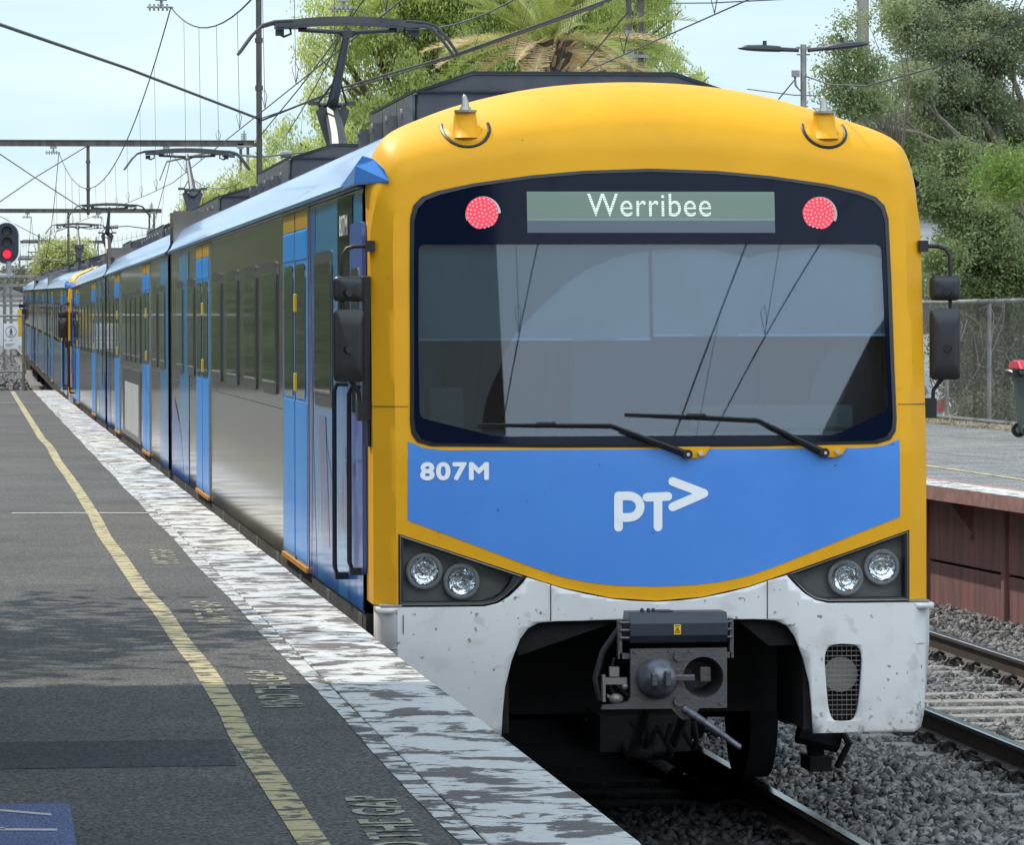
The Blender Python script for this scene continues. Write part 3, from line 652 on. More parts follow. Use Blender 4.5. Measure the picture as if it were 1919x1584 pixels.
    def rc(pts,r=.02,n=4):
        out=[];k=len(pts)
        for i in range(k):
            p=Vector(pts[i]);a=(Vector(pts[i-1])-p).normalized();b=(Vector(pts[(i+1)%k])-p).normalized()
            for j in range(n+1):
                t=j/n; q=p+a*r*(1-t)**2+b*r*t**2; out.append((q.x,q.y))
        return out
    clear=rc(clear,.035)
    ysb=lambda x,z:yface(x,z)-.003
    dispw=[(-.675,3.352),(.675,3.352),(.675,3.13),(-.675,3.13)]
    ws=build('windscreen_border',patch(WS,[clear],ysb,.12),'blackgloss',car,smooth=30)
    # rim seal
    m=MB(); W2=WS; n=len(W2)
    cx,cz=0,2.73
    inn=[(x-(.022 if x>0 else -.022 if x<0 else 0)*(1 if abs(x)>1.1 else 0),z-(.018 if z>cz else -.016)) for x,z in W2]
    m.grid([[(x,yface(x,z)-.006,z) for x,z in W2+W2[:1]],[(x,yface(x,z)-.010,z) for x,z in inn+inn[:1]],[(x,yface(x,z)+.004,z) for x,z in inn+inn[:1]]])
    build('window_seal',m,'black',ws,smooth=60)
    build('windscreen_glass',patch(clear,[],lambda x,z:yface(x,z)+.001,.06),'screen',ws,smooth=60)
    dm=patch([(-.675,3.195),(.675,3.195),(.675,3.352),(-.675,3.352)],[],yface,.05,.006)
    d2=patch([(-.675,3.13),(.675,3.13),(.675,3.1945),(-.675,3.1945)],[],yface,.05,.006); dm.add(d2.v,d2.f,1)
    ds=build('destination_display',dm,['lcd','lcdlow'],car,smooth=0,fixn=False)
    t=textpatch('Werribee',.675,.124,lambda a,c:(-.012+a,yface(a,3.28+c)-.0085,3.281+c),spacing=1.06); build('display_text',t,'led',ds,smooth=0,fixn=False)
    m=MB()
    for i in range(11):
        z=3.216+i*.0125; m.box(-.675,.675,yface(.2,z)-.0105,yface(0,z)-.0095,z,z+.0026)
    build('display_dot_rows',m,'lcd',ds,smooth=0)
    for s in (-1,1):
        x0,z0=s*.918,3.236; y0=yface(x0,z0)-.019
        m=MB(); m.cyl((x0,y0+.013,z0),(x0,y0+.006,z0),.088,n=32); tl=build('tail_lamp',m,'tail',car,smooth=40)
        m=MB(); m.cyl((x0+.006,y0+.0145,z0-.006),(x0+.006,y0+.0135,z0-.006),.096,n=32); build('lamp_rim',m,'chrome' ,tl,smooth=40)
        m=MB()
        for rr,k in ((0,1),(.022,6),(.043,12),(.062,17),(.079,22)):
            for i in range(k):
                t=2*PI*i/k+rr*40; m.cyl((x0+rr*math.cos(t),y0+.0055,z0+rr*math.sin(t)),(x0+rr*math.cos(t),y0+.0045,z0+rr*math.sin(t)),.0052,n=6)
        build('led_cluster',m,'tailpin',tl,smooth=0)
    # cab interior
    m=MB(); m.box(-1.36,1.36,1.9,1.95,1.2,3.4); m.box(-1.36,1.36,.35,1.9,3.38,3.42); m.box(-1.36,1.36,.2,1.95,1.2,1.25)
    m.box(-1.38,-1.36,.4,1.9,1.2,3.4); m.box(1.36,1.38,.4,1.9,1.2,3.4)
    ci=build('cab_interior',m,'cab_in',car,smooth=0)
    m=MB(); m.box(-1.3,1.3,.12,.75,1.95,2.06); m.box(.2,1.1,.12,.5,2.06,2.2); m.box(-1.2,-1.0,.3,.45,2.06,2.3); build('driver_desk',m,'cab_dark',ci,smooth=0,bevel=.02)
    m=MB(); m.box(.75,1.1,1.1,1.25,1.9,2.75); m.box(.7,1.15,.9,1.3,1.75,1.9); build('driver_seat',m,'cab_dark',ci,smooth=0,bevel=.05)
    m=MB(); m.prism([(.93,2.04),(.88,2.16),(.93,2.36),(1.05,2.56),(1.18,2.68),(1.3,2.74),(1.3,2.04)],lambda a,c:(a,.34,c),lambda a,c:(a,.38,c)); build('dark_reflection_panel',m,'mirrorback',ci,smooth=0)  # added dark panel, shaped like a reflection low in the windscreen
    m=MB(); m.box(-.3,-.28,1.2,1.9,1.2,3.4); m.box(-.95,-.35,1.85,1.89,1.3,3.1); build('cab_partition',m,'cab_dark',ci,smooth=0)
    for x0,x1,z in ((-1.275,-.01,2.555),(.01,1.29,2.575)):
        rows=[]
        for zz in np.linspace(3.14,z,8): rows.append([(x,yface(x,zz)+.07+.01*math.sin(x*9+zz*3),zz) for x in np.linspace(x0,x1,14)])
        m=MB(); m.grid(rows); bl=build('roller_blind',m,'blind',car,smooth=60)
        m=MB(); m.cyl((x0,yface(0,z)+.075,z),(x1,yface(0,z)+.075,z),.008,n=8); build('blind_bar',m,'cab_in',bl,smooth=40)
    # headlights
    hh=[(1.384,1.517),(1.09,1.416),(.712,1.288),(.765,1.226),(.81,1.185),(.865,1.15),(.935,1.137),(1.384,1.137)]
    hi=[(1.362,1.488),(1.09,1.396),(.775,1.289),(.795,1.245),(.83,1.202),(.88,1.168),(.94,1.155),(1.362,1.155)]
    for s in (-1,1):
        f=lambda a,c,s=s:(s*a,yface(a,c)-.004,c)
        m=MB(); n=len(hh)
        m.grid([[(s*a,yface(a,c)-.002,c) for a,c in hh+hh[:1]],[(s*a,yface(a,c)-.012,c) for a,c in [(x+(-.008 if x>1.3 else .004),z+(-.008 if i<3 else .006)) for i,(x,z) in enumerate(hh)]+[(hh[0][0]-.008,hh[0][1]-.008)]],
                [(s*a,yface(a,c)-.008,c) for a,c in hi+hi[:1]],[(s*a,yface(a,c)+.10,c) for a,c in hi+hi[:1]]])
        hd=build('headlight',m,'black',car,smooth=20)
        m=MB(); m.prism(hi,lambda a,c,s=s:(s*a,.115,c),lambda a,c,s=s:(s*a,.125,c)); build('lamp_backplate',m,'lampback',hd,smooth=0)
        m=MB(); hm=[((a*.5+c*.5),(b*.5+d*.5)) for (a,b),(c,d) in zip(hh,hi)]
        m.tube([(s*a,yface(a,c)-.011,c) for a,c in [((p[0]*.72+q[0]*.28),(p[1]*.72+q[1]*.28)) for p,q in zip(hh,hi)]+[(hh[0][0]*.72+hi[0][0]*.28,hh[0][1]*.72+hi[0][1]*.28)]],.0028,5); build('chrome_trim',m,'galv',hd,smooth=30)
        m=MB(); m.add([(s*a,yface(a,c)-.0085,c) for a,c in hi],[tuple(range(len(hi)))]); build('headlight_lens',m,'lens',hd,smooth=0)
        for k,(a,c) in enumerate(((1.245,1.318),(1.045,1.262))):
            m=MB(); x=s*a
            m.grid([[(x+r_*math.cos(t),yy,c+r_*math.sin(t)) for t in np.linspace(0,2*PI,33)] for r_,yy in ((.099,.098),(.097,.062),(.088,.056),(.080,.060),(.078,.072))])
            for i in range(8): t=PI/8+i*PI/4; m.cyl((x+.087*math.cos(t),.062,c+.087*math.sin(t)),(x+.087*math.cos(t),.052,c+.087*math.sin(t)),.006,n=6)
            lr=build('lamp_bezel',m,'bezel',hd,smooth=40)
            rows=[]
            for q in range(9):
                r_=.079*math.cos(q/8*PI/2)+.001; yy=.066+.020*math.sin(q/8*PI/2)
                rows.append([(x+r_*math.cos(t),yy-.004,c+r_*math.sin(t)) for t in np.linspace(0,2*PI,33)])
            m=MB(); m.grid(rows); m.cyl((x,.086,c),(x,.070,c),.016,n=10)
            m.grid([[(x+r_*math.cos(t),yy-.004,c+r_*math.sin(t)) for t in np.linspace(0,2*PI,33)] for r_,yy in ((.04,.084),(.043,.074),(.046,.083))])
            if k==1: 
                m.tube([(x+.05*math.cos(t),.058,c+.05*math.sin(t)) for t in np.linspace(.3,2.6,10)],.004,5); m.tube([(x+.03*math.cos(t),.062,c-.01+.03*math.sin(t)) for t in np.linspace(3,5.6,10)],.004,5)
            build('lamp_reflector',m,'reflector',hd,smooth=60)
    # wipers
    for piv,elb,mid,tip in (((.165,1.938),(-.248,2.096),(-.595,2.098),(-.955,2.104)),((.912,1.942),(.552,2.121),(.217,2.140),(-.167,2.155))):
        y=lambda p,d=.03:(p[0],yface(*p)-d,p[1])
        m=MB(); m.tube([y(piv,.03),y(((piv[0]*.6+elb[0]*.4),(piv[1]*.6+elb[1]*.4)),.045),y(elb,.03)],.012,6,rs=[.02,.014,.009]); m.tube([y((piv[0]-.03,piv[1]-.006),.025),y((elb[0]+.05,elb[1]-.035),.02)],.006,5)
        m.tube([y(elb,.03),y(mid,.028),y(tip,.016)],.008,6,rs=[.009,.009,.005]); m.tube([y((elb[0],elb[1]-.012),.012),y((tip[0],tip[1]-.008),.010)],.006,4)
        m.tube([y((mid[0]+.05,mid[1]+.004),.03),y((mid[0]-.05,mid[1]+.004),.03)],.014,6); m.cyl(y(piv,.0),y(piv,.05),.026,n=14)
        wp=build('wiper',m,'black',car,smooth=40)
        m=MB(); m.prism([(piv[0]-.05,1.978),(piv[0]+.13,1.978),(piv[0]+.10,1.93),(piv[0]+.055,1.915),(piv[0]+.01,1.918),(piv[0]-.03,1.94)],lambda a,c:(a,-.012,c),lambda a,c:(a,.0,c)); build('wiper_mount',m,'yellow',wp,smooth=0,bevel=.004)
        m=MB(); m.cyl((piv[0]+.07,-.04,piv[1]+.005),(piv[0]+.07,-.01,piv[1]+.005),.012,n=10); m.cyl((piv[0],-.058,piv[1]),(piv[0],-.05,piv[1]),.009,n=10); build('wiper_nut',m,'chrome',wp,smooth=40)
    # marker pods on the brow
    for s in (-1,1):
        x0=s*.985; m=MB(); prof=[(.069,3.645),(.067,3.70),(.063,3.75),(.058,3.785)]
        yc_=dome(x0,3.70)+.02
        rows=[]
        for r_,z in [(.118,3.612),(.105,3.626),(.084,3.636)]+prof:
            rows.append([(x0+r_*math.cos(t),min(yc_,dome(x0,max(3.60,min(z,3.70)))+.012)-r_*1.0*max(0,math.sin(t)) if r_<.0695 else dome(x0+r_*math.cos(t),3.70-(3.70-z)*max(0,math.sin(t)))-.002-(.012 if r_<.11 else 0), (z if r_<.0695 else 3.70-(3.70-z)*max(0,math.sin(t))) ) for t in np.linspace(-.35,PI+.35,25)])
        m.grid(rows); pod=build('horn_pod',m,'yellow',car,smooth=50)
        m=MB(); pts=[(x0+.125*math.cos(t),dome(x0+.125*math.cos(t),3.70-.105*max(-.3,math.sin(t)))-.002,3.70-.105*max(-.3,math.sin(t))) for t in np.linspace(-.25,PI+.25,21)]
        m.tube(pts,.0095,6); build('pod_seal',m,'black',pod,smooth=50)
        zc=3.785; ycap=min(yc_,dome(x0,3.70)+.012)-.01
        m=MB(); m.cyl((x0,ycap-.015,zc),(x0,ycap-.015,zc+.012),.062,n=20); m.cyl((x0,ycap,zc+.012),(x0,ycap,zc+.03),.035,.028,n=16)
        m.tube([(x0,ycap,zc+.025),(x0,ycap+.004,zc+.06),(x0-.003,ycap+.012,zc+.088),(x0-.004,ycap+.02,zc+.098)],.02,10,rs=[.024,.019,.012,.004]); build('antenna_fin',m,'hornmetal',pod,smooth=30)
    # cantrail fairings
    for s in (-1,1):
        A=[(-1.555,.84,3.40),(-1.430,.84,3.402),(-1.455,.84,3.47),(-1.480,.84,3.525),(-1.505,.84,3.55),(-1.545,.84,3.49)] if s>0 else [(-1.578,.52,3.398),(-1.412,0,3.402),(-1.438,0,3.475),(-1.474,0,3.532),(-1.535,.46,3.556),(-1.572,.50,3.50)]
        B=[(-1.555,3.405),(-1.40,3.405),(-1.43,3.47),(-1.46,3.53),(-1.50,3.50),(-1.535,3.45)]
        A=[(x,(dome(x,z)-.055 if y==0 else y),z) for x,y,z in A]
        m=MB(); m.add([(-s*x,y,z) for x,y,z in A]+[(-s*x,1.9,z) for x,z in B],[(0,1,2,3,4,5),(11,10,9,8,7,6)]+[(i,(i+1)%6,6+(i+1)%6,6+i) for i in range(6)])
        build('cantrail_fairing',m,'blue',car,smooth=0,bevel=.006)
    # mirrors
    for s in (-1,1):
        m=MB(); 
        m.tube([(s*1.50,.28,3.06),(s*1.60,.27,3.06),(s*1.64,.265,3.045),(s*1.662,.26,3.01),(s*1.665,.26,2.93),(s*1.665,.26,2.42),(s*1.655,.262,2.37),(s*1.60,.27,2.31),(s*1.575,.28,2.27),(s*1.572,.28,2.2)],.0115,8)
        m.box(*sorted((s*1.49,s*1.54)),.24,.32,3.03,3.09); m.box(*sorted((s*1.49,s*1.585)),.24,.34,2.12,2.23)
        ar=build('mirror_arm',m,'black',car,smooth=50)
        for zc,hh_,hw in ((2.83,.068,.083),(2.525,.195,.083)):
            x0=s*1.632; m=MB(); rows=[]
            for (k,yy) in ((.0,.205),(.55,.205),(.86,.212),(1.0,.228),(1.0,.262),(.97,.27)):
                pr=rc([(x0-hw*k if k else x0-.001,zc-hh_*k if k else zc-.001),(x0+hw*k if k else x0+.001,zc-hh_*k if k else zc-.001),(x0+hw*k if k else x0+.001,zc+hh_*k if k else zc+.001),(x0-hw*k if k else x0-.001,zc+hh_*k if k else zc+.001)],.03*k+.0004)
                rows.append([(a,yy,c) for a,c in pr+pr[:1]])
            m.grid(rows); m.cyl((s*1.665,.25,zc-.02),(x0,.19,zc-.02),.022,n=12); m.cyl((s*1.665,.25,zc-.02),(s*1.665,.215,zc-.02),.026,n=12)
            m.add([(a,.268,c) for a,c in rc([(x0-hw*.95,zc-hh_*.95),(x0+hw*.95,zc-hh_*.95),(x0+hw*.95,zc+hh_*.95),(x0-hw*.95,zc+hh_*.95)],.03)],[tuple(range(20))])
            build('mirror_head',m,'mirrorback',ar,smooth=40)
    # coupler
    def cp(x,z): k=.9706; return (-3.646+(x+3.646)*k, 2.642-(2.642-z)*k)
    Y=-.6
    x0,zt=cp(-.128,1.078); x1,zb=cp(.406,.915)
    m=MB(); prof=[(Y+.0,zt-.055),(Y+.045,zt),(Y+.24,zt),(Y+.26,zt-.03),(Y+.26,zb),(Y+.03,zb),(Y,zb+.04)]
    m.prism(prof,lambda a,c:(x0,a,c),lambda a,c:(x1,a,c))
    for xx in (x0+.08,x0+.115,x0+.14): m.sphere((xx,Y+.12,zt+.008),.012,8,6)
    m.box(x0+.16,x0+.24,Y+.08,Y+.2,zt,zt+.007)
    cv=build('coupler_cover',m,'navy',car,smooth=30,bevel=.006)
    sx0,sz1=cp(.110,1.040); sx1,sz0=cp(.148,.998)
    m=MB(); m.add([(sx0,Y-.004,zt-.060),(sx1,Y-.004,zt-.060),(sx1,Y-.004,zb+.045),(sx0,Y-.004,zb+.045)],[(0,1,2,3)])
    m.v=[(a,b_,c) for a,b_,c in m.v]; st=build('warning_sticker',m,'sticker',cv,smooth=0,fixn=False)
    zm=(zt-.060+zb+.045)/2; xm=(sx0+sx1)/2
    m=MB(); tr=[(xm-.014,zm-.016),(xm+.014,zm-.016),(xm,zm+.010)]
    for i in range(3):
        a,b_=tr[i],tr[(i+1)%3]; m.tube([(a[0],Y-.006,a[1]),(b_[0],Y-.006,b_[1])],.0016,4)
    m.tube([(xm+.001,Y-.006,zm+.002),(xm-.003,Y-.006,zm-.006),(xm+.003,Y-.006,zm-.006),(xm-.001,Y-.006,zm-.013)],.0012,4); m.box(xm-.013,xm+.013,Y-.0065,Y-.005,zm+.018,zm+.021)
    build('warning_triangle',m,'black',st,smooth=0)
    # face plate with a hole and a cone
    m=MB(); A=[cp(-.125,.885),cp(.402,.885),cp(.402,.56),cp(.255,.56),cp(.22,.525),cp(.19,.50),cp(.155,.50),cp(.12,.535),cp(.10,.56),cp(-.285,.56),cp(-.275,.582),cp(-.17,.592),cp(-.14,.60),cp(-.125,.625)]
    hc=cp(.272,.728); hr=.107
    hole=[(hc[0]+hr*math.cos(t),hc[1]+hr*math.sin(t)) for t in np.linspace(0,2*PI,32,endpoint=False)]
    loops=[[Vector((a,c,0)) for a,c in A],[Vector((a,c,0)) for a,c in hole]]; fl=[v for l in loops for v in l]; tri=tessellate_polygon(loops)
    m.add([(v.x,Y+.01,v.y) for v in fl]+[(v.x,Y+.05,v.y) for v in fl],[tuple(t) for t in tri]+[tuple(i+len(fl) for i in reversed(t)) for t in tri])
    nA=len(A); o_=len(fl)
    m.add([m.v[i] for i in range(2*o_)],[(i,(i+1)%nA,o_+(i+1)%nA,o_+i) for i in range(nA)]+[(nA+(i+1)%32,nA+i,o_+nA+i,o_+nA+(i+1)%32) for i in range(32)])
    m.cyl((*(cp(.137,.868)[0:1]),Y+.01,cp(.137,.845)[1]),(cp(.137,.868)[0],Y-.012,cp(.137,.845)[1]),.028,n=16); m.cyl((cp(.137,0)[0],Y+.01,cp(0,.600)[1]),(cp(.137,0)[0],Y-.012,cp(0,.600)[1]),.028,n=16)
    for a,c in ((.09,.87),(.2,.872),(.37,.585),(-.1,.868),(.137,.555)): q=cp(a,c); m.cyl((q[0],Y+.012,q[1]),(q[0],Y,q[1]),.009,n=8)
    cpl=build('coupler_head',m,'iron',car,smooth=30)
    q=cp(.02,.728); m=MB(); rows=[]
    for k in range(9):
        a=k/8*PI/2; rows.append([(q[0]+.112*math.cos(a)*math.cos(t)+1e-4*math.cos(t),Y-.13*math.sin(a)+.01,q[1]+(.112*math.cos(a)+1e-4)*math.sin(t)) for t in np.linspace(0,2*PI,33)])
    m.grid(rows); build('coupler_cone',m,'ironlight',cpl,smooth=60)
    m=MB(); m.box(q[0]-.05,q[0]-.02,Y-.14,Y-.05,q[1]-.035,q[1]+.035); m.box(q[0]+.02,q[0]+.05,Y-.15,Y-.05,q[1]-.035,q[1]+.045); m.box(q[0]+.05,q[0]+.19,Y-.06,Y-.04,q[1]-.015,q[1]+.02)
    m.box(hc[0]-.01,hc[0]+.05,Y+.06,Y+.12,hc[1]-.03,hc[1]+.05); build('coupler_hook',m,'iron',cpl,smooth=0,bevel=.006)
    m=MB(); rows=[]
    for k,(r_,yy) in enumerate(((.107,Y+.05),(.10,Y+.12),(.07,Y+.2),(.001,Y+.22))): rows.append([(hc[0]+r_*math.cos(t),yy,hc[1]+r_*math.sin(t)) for t in np.linspace(0,2*PI,25)])
    m.grid(rows); build('coupler_funnel',m,'iron',cpl,smooth=40)
    a=cp(.165,.56);b_=cp(.432,.368); m=MB(); m.tube([(a[0],Y-.01,a[1]),((a[0]+b_[0])/2,Y-.10,(a[1]+b_[1])/2+.004),(b_[0],Y-.18,b_[1])],.018,10,rs=[.022,.018,.015]); m.sphere((b_[0],Y-.182,b_[1]),.0155,10,8); build('coupler_handle',m,'ironlight',cpl,smooth=50)
    m=MB()
    for sx in (-1,1):
        xa=cp(-.18,0)[0] if sx<0 else cp(.43,0)[0]; xb=x0 if sx<0 else x1
        m.box(xa-.008,xa+.012,Y+.03,Y+.09,cp(0,.83)[1],zt-.035); m.box(*sorted((xa,xb+ (0.03 if sx<0 else -.03))),Y+.03,Y+.06,cp(0,.83)[1],cp(0,.86)[1])
        for zz in (zt-.05,zt-.09,zt-.13): m.cyl((xa,Y+.02,zz),(xb,Y+.02,zz),.008,n=8)
    build('coupler_bracket',m,'iron',cpl,smooth=20)
    m=MB(); h0=cp(-.185,1.0);h1=cp(-.26,.86);h2=cp(-.30,.72);h3=cp(-.275,.60)
    m.tube([(h0[0]+.02,Y+.1,h0[1]),(h1[0],Y+.12,h1[1]),(h2[0],Y+.12,h2[1]),(h3[0],Y+.1,h3[1])],.018,8); h4=cp(-.2,.83);h5=cp(-.225,.70)
    m.tube([(h4[0],Y+.1,h4[1]),(h5[0],Y+.12,h5[1]),(h5[0]+.03,Y+.1,h5[1]-.08)],.009,6); m.tube([(h5[0]+.02,Y+.06,h5[1]),(h5[0]+.08,Y+.03,h5[1]-.06),(h5[0]+.15,Y+.04,h5[1]-.1)],.006,6)
    for q,(xa,za) in enumerate(((-.12,.55),(.02,.52),(.14,.53))): m.tube([(xa,Y+.22,za),(xa+.02*(-1)**q,Y+.25,za-.10),(xa+.03,Y+.4,za-.16),(xa+.0,Y+.7,za-.06)],.016,6)
    build('coupler_hose',m,'black',cpl,smooth=50)
    m=MB(); q=cp(-.21,.66); m.box(q[0]-.06,q[0]-.045,Y+.04,Y+.1,q[1]-.06,q[1]+.08); m.box(q[0]-.05,q[0]+.07,Y+.05,Y+.08,q[1]+.03,q[1]+.065); m.sphere((q[0]+.01,Y+.04,q[1]-.045),.028,10,8,1.4); m.sphere((q[0]+.055,Y+.03,q[1]+.02),.018,8,6); m.cyl((q[0]-.03,Y+.03,q[1]-.03),(q[0]-.03,Y+.1,q[1]-.03),.008,n=8); m.box(q[0]-.02,q[0]+.03,Y+.06,Y+.1,q[1]+.07,q[1]+.12)
    build('coupler_fittings',m,'galv',cpl,smooth=40)
    m=MB(); m.cyl((.03,Y+.05,cp(0,.7)[1]),(.0,1.2,cp(0,.72)[1]),.09,n=16); m.box(-.25,.25,.4,.9,.30,.5); m.tube([(-.12,-.4,.62),(-.16,-.2,.36),(.0,.1,.30),(.1,.5,.45)],.03,8); m.tube([(.10,-.4,.6),(.05,-.1,.33),(-.1,.3,.28),(-.15,.7,.5)],.025,8); build('draft_gear',m,'under',cpl,smooth=30)
    # gutter, walls, roof : from the nose back
    side_body(car,.6,24.1,cab=True)
    for y0,y1 in ((4.57,6.78),(16.4,18.68)): passenger_door(car,y0,y1)
    for y0 in (7.5,9.73,12.09,14.47): side_window(car,y0,y0+1.45)
    side_window(car,2.64,4.0); side_window(car,19.1,20.4); side_window(car,21.4,22.7)
    # blue livery film near the cab and near the coupled end
    xs=-1.5235
    def film(nm,polys,mt):
        for po in polys:
            m=MB(); m.add([(xs,y,z) for y,z in po],[tuple(range(len(po)))]); build(nm,m,mt,car,smooth=0,fixn=False)
    film('livery_film',[[(.62,1.07),(4.48,1.07),(4.48,3.36),(.62,3.36)]],'lightblue')
    xs-=.0015; film('livery_film',[[(4.48,1.07),(3.9,1.07),(4.2,2.0),(3.95,3.36),(4.48,3.36)],[(3.4,1.07),(2.3,1.07),(2.7,1.7),(3.4,2.08)],[(1.6,1.07),(.62,1.07),(.62,1.5),(1.5,2.2),(2.0,2.6),(1.9,1.8)]],'midblue')
    xs-=.0015; film('livery_film',[[(3.5,1.35),(2.9,1.3),(3.2,2.08),(3.75,2.08)],[(4.35,1.07),(4.2,2.1),(4.42,3.36),(4.48,3.36),(4.48,1.07)],[(2.2,1.5),(1.5,1.4),(1.75,1.95)]],'violet')
    xs-=.0015; film('livery_film',[[(1.22,2.55),(2.25,2.62),(2.25,3.37),(1.22,3.37)]],'blackgloss')
    xs=-1.5235
    film('livery_film',[[(20.3,1.07),(22.3,1.07),(22.3,3.36),(20.3,3.36)]],'lightblue')
    xs-=.0015; film('livery_film',[[(21.3,1.07),(24.05,1.07),(24.05,1.6),(23.6,1.9),(22.0,1.55)],[(20.3,1.07),(20.9,1.07),(20.5,1.5),(20.3,1.7)]],'midblue')
    # side number and cab door
    t=textpatch('807M',.55,.12,lambda a,c:(-1.5308,1.8-a,3.205+c),bold=.001,lift=(-1,0,0)); build('side_number',t,'letter',car,smooth=0,fixn=False)
    cdp=rc([(.50,1.27),(1.28,1.27),(1.28,3.2),(.50,3.2)],.08)
    m=MB(); m.prism(cdp,lambda a,c:(-1.538,a,c),lambda a,c:(-1.515,a,c)); cdr=build('cab_door',m,'bluedark',car,smooth=0)
    m=MB(); m.prism(rc([(.66,2.15),(1.16,2.15),(1.16,2.95),(.66,2.95)],.08),lambda a,c:(-1.544,a,c),lambda a,c:(-1.52,a,c)); build('door_glass',m,'winglass',cdr,smooth=0)
    m=MB(); m.tube([(-1.56,1.12,1.62),(-1.56,1.12,2.0)],.008,6); m.box(-1.575,-1.54,.95,1.15,1.87,1.89); build('door_handle',m,'chrome',cdr,smooth=30)
    for yy,z0,z1 in ((1.62,1.22,2.3),(.62,1.30,2.3)):
        m=MB(); m.tube([(-1.525,yy,z0-.0),(-1.585,yy,z0),(-1.60,yy,z0+.04),(-1.60,yy,z1-.04),(-1.585,yy,z1),(-1.525,yy,z1)],.014,8); m.box(-1.60,-1.52,yy-.04,yy+.04,z0-.03,z0+.01); build('grab_rail',m,'black',car,smooth=40)
    m=MB(); m.box(-1.555,-1.512,.25,.36,2.18,2.9); m.box(-1.53,-1.512,.25,.36,1.98,2.12); build('door_hinge_cover',m,'black',car,smooth=0,bevel=.006)
    # roof covers and pantograph
    shroud(car,3.3,6.3,-.95,.95,4.05,.33,.11); shroud(car,14.7,18.9,-.90,.90,4.07,.35,.11)
    m=MB(); m.cyl((.45,4.3,4.15),(.45,4.3,4.19),.22,n=24); m.box(-.1,.9,5.2,6.0,4.1,4.17); build('roof_vent',m,'dkgrey',car,smooth=40)
    pantograph(car,19.7)
    bogie(car,3.1); bogie(car,20.7); underframe(car,1.0,24.0)
    m=MB(); m.box(-1.3,1.3,.9,1.0,.47,1.1); m.cyl((1.0,.9,.50),(1.05,.9,.16),.05,n=10); m.box(.98,1.1,.75,1.05,.14,.22); m.cyl((.93,.85,.36),(1.16,.85,.30),.07,n=9); m.tube([(1.1,.8,.45),(1.2,.75,.3),(1.14,.8,.16)],.02,6); m.prism([(-.78,1.04),(-.2,1.04),(-.74,.86)],lambda a,c:(a,.05,c),lambda a,c:(a,.5,c)); m.prism([(.78,1.04),(.45,1.04),(.62,.9),(.76,.9)],lambda a,c:(a,.05,c),lambda a,c:(a,.5,c)); m.box(.80,.86,.0,.8,.45,1.0); m.box(-.86,-.80,.0,.8,.45,1.0)
    build('front_underframe',m,'under',car,smooth=0)
    return car
def side_body(car,y0,y1,cab=False):
    m=MB(); W=[(-1.52,1.06),(-1.52,3.38)]
    ysb=[y0+(y1-y0)*i/40 for i in range(41)]
    for s in (-1,1): m.grid([[(s*1.52,y,1.06),(s*1.52,y,2.05),(s*1.52,y,3.38)] for y in ysb])
    m.box(-1.5,1.5,y1-.05,y1,1.0,3.85) if cab else (m.box(-1.5,1.5,y1-.05,y1,1.0,3.85),m.box(-1.5,1.5,y0,y0+.05,1.0,3.85))
    bd=build('body_side',m,'steel',car,smooth=0)
    m=MB()
    for z in (2.055,): m.box(-1.5225,-1.5175,y0,y1,z,z+.008)
    build('waist_moulding',m,'winframe',bd,smooth=0)
    rp=[(-1.56,3.395),(-1.562,3.42),(-1.535,3.44),(-1.505,3.50),(-1.455,3.585),(-1.39,3.658),(-1.2,3.752),(-1.0,3.825),(-.8,3.883),(-.42,3.950),(0,3.968)]
    rp=rp+[(-x,z) for x,z in reversed(rp[:-1])]
    m=MB(); m.grid([[(x,(y0-.02+(.42*sst(3.64,3.86,z))) if (cab and i==0) else y0+(y1-y0)*(i+(.5 if i==0 else 0))/30 if i else y0,z) for x,z in rp] for i in [0]+list(range(2,31))])
    rf=build('roof',m,'roofblue',car,smooth=50)
    m=MB(); m.add([(x,y1,z) for x,z in rp],[tuple(range(len(rp)))]); 
    if not cab: m.add([(x,y0,z) for x,z in rp],[tuple(range(len(rp)))])
    build('roof_end',m,'dkgrey',rf,smooth=0)
    m=MB(); m.box(-1.555,-1.515,y0,y1,3.385,3.394); m.box(1.515,1.555,y0,y1,3.385,3.394); build('gutter',m,'winframe',rf,smooth=0)
    m=MB(); 
    for s in (-1,1): m.box(*sorted((s*1.40,s*1.512)),y0,y1,.86,1.058,0)
    yy=y0+.2
    while yy<y1-.3: m.box(-1.516,-1.508,yy,yy+.26,.93,1.04,1); yy+=2.25
    build('solebar',m,['solebar','galv'],car,smooth=0)
def side_window(car,y0,y1):
    def rr(a0,a1,b0,b1,r,n=3):
        out=[]
        for cx,cz,s0 in ((a1-r,b0+r,-90),(a1-r,b1-r,0),(a0+r,b1-r,90),(a0+r,b0+r,180)):
            for i in range(n+1): t=R(s0+90*i/n); out.append((cx+r*math.cos(t),cz+r*math.sin(t)))
        return out
    m=MB(); m.prism(rr(y0,y1,2.145,3.08,.09),lambda a,c:(-1.532,a,c),lambda a,c:(-1.515,a,c)); w_=build('side_window',m,'winframe',car,smooth=0)
    m=MB(); m.prism(rr(y0+.06,y1-.06,2.235,3.01,.07),lambda a,c:(-1.536,a,c),lambda a,c:(-1.52,a,c)); build('window_pane',m,'winglass',w_,smooth=0)
    m=MB(); m.box(-1.540,-1.53,y0+.06,y1-.06,2.225,2.24); build('window_sill',m,'galv',w_,smooth=0)
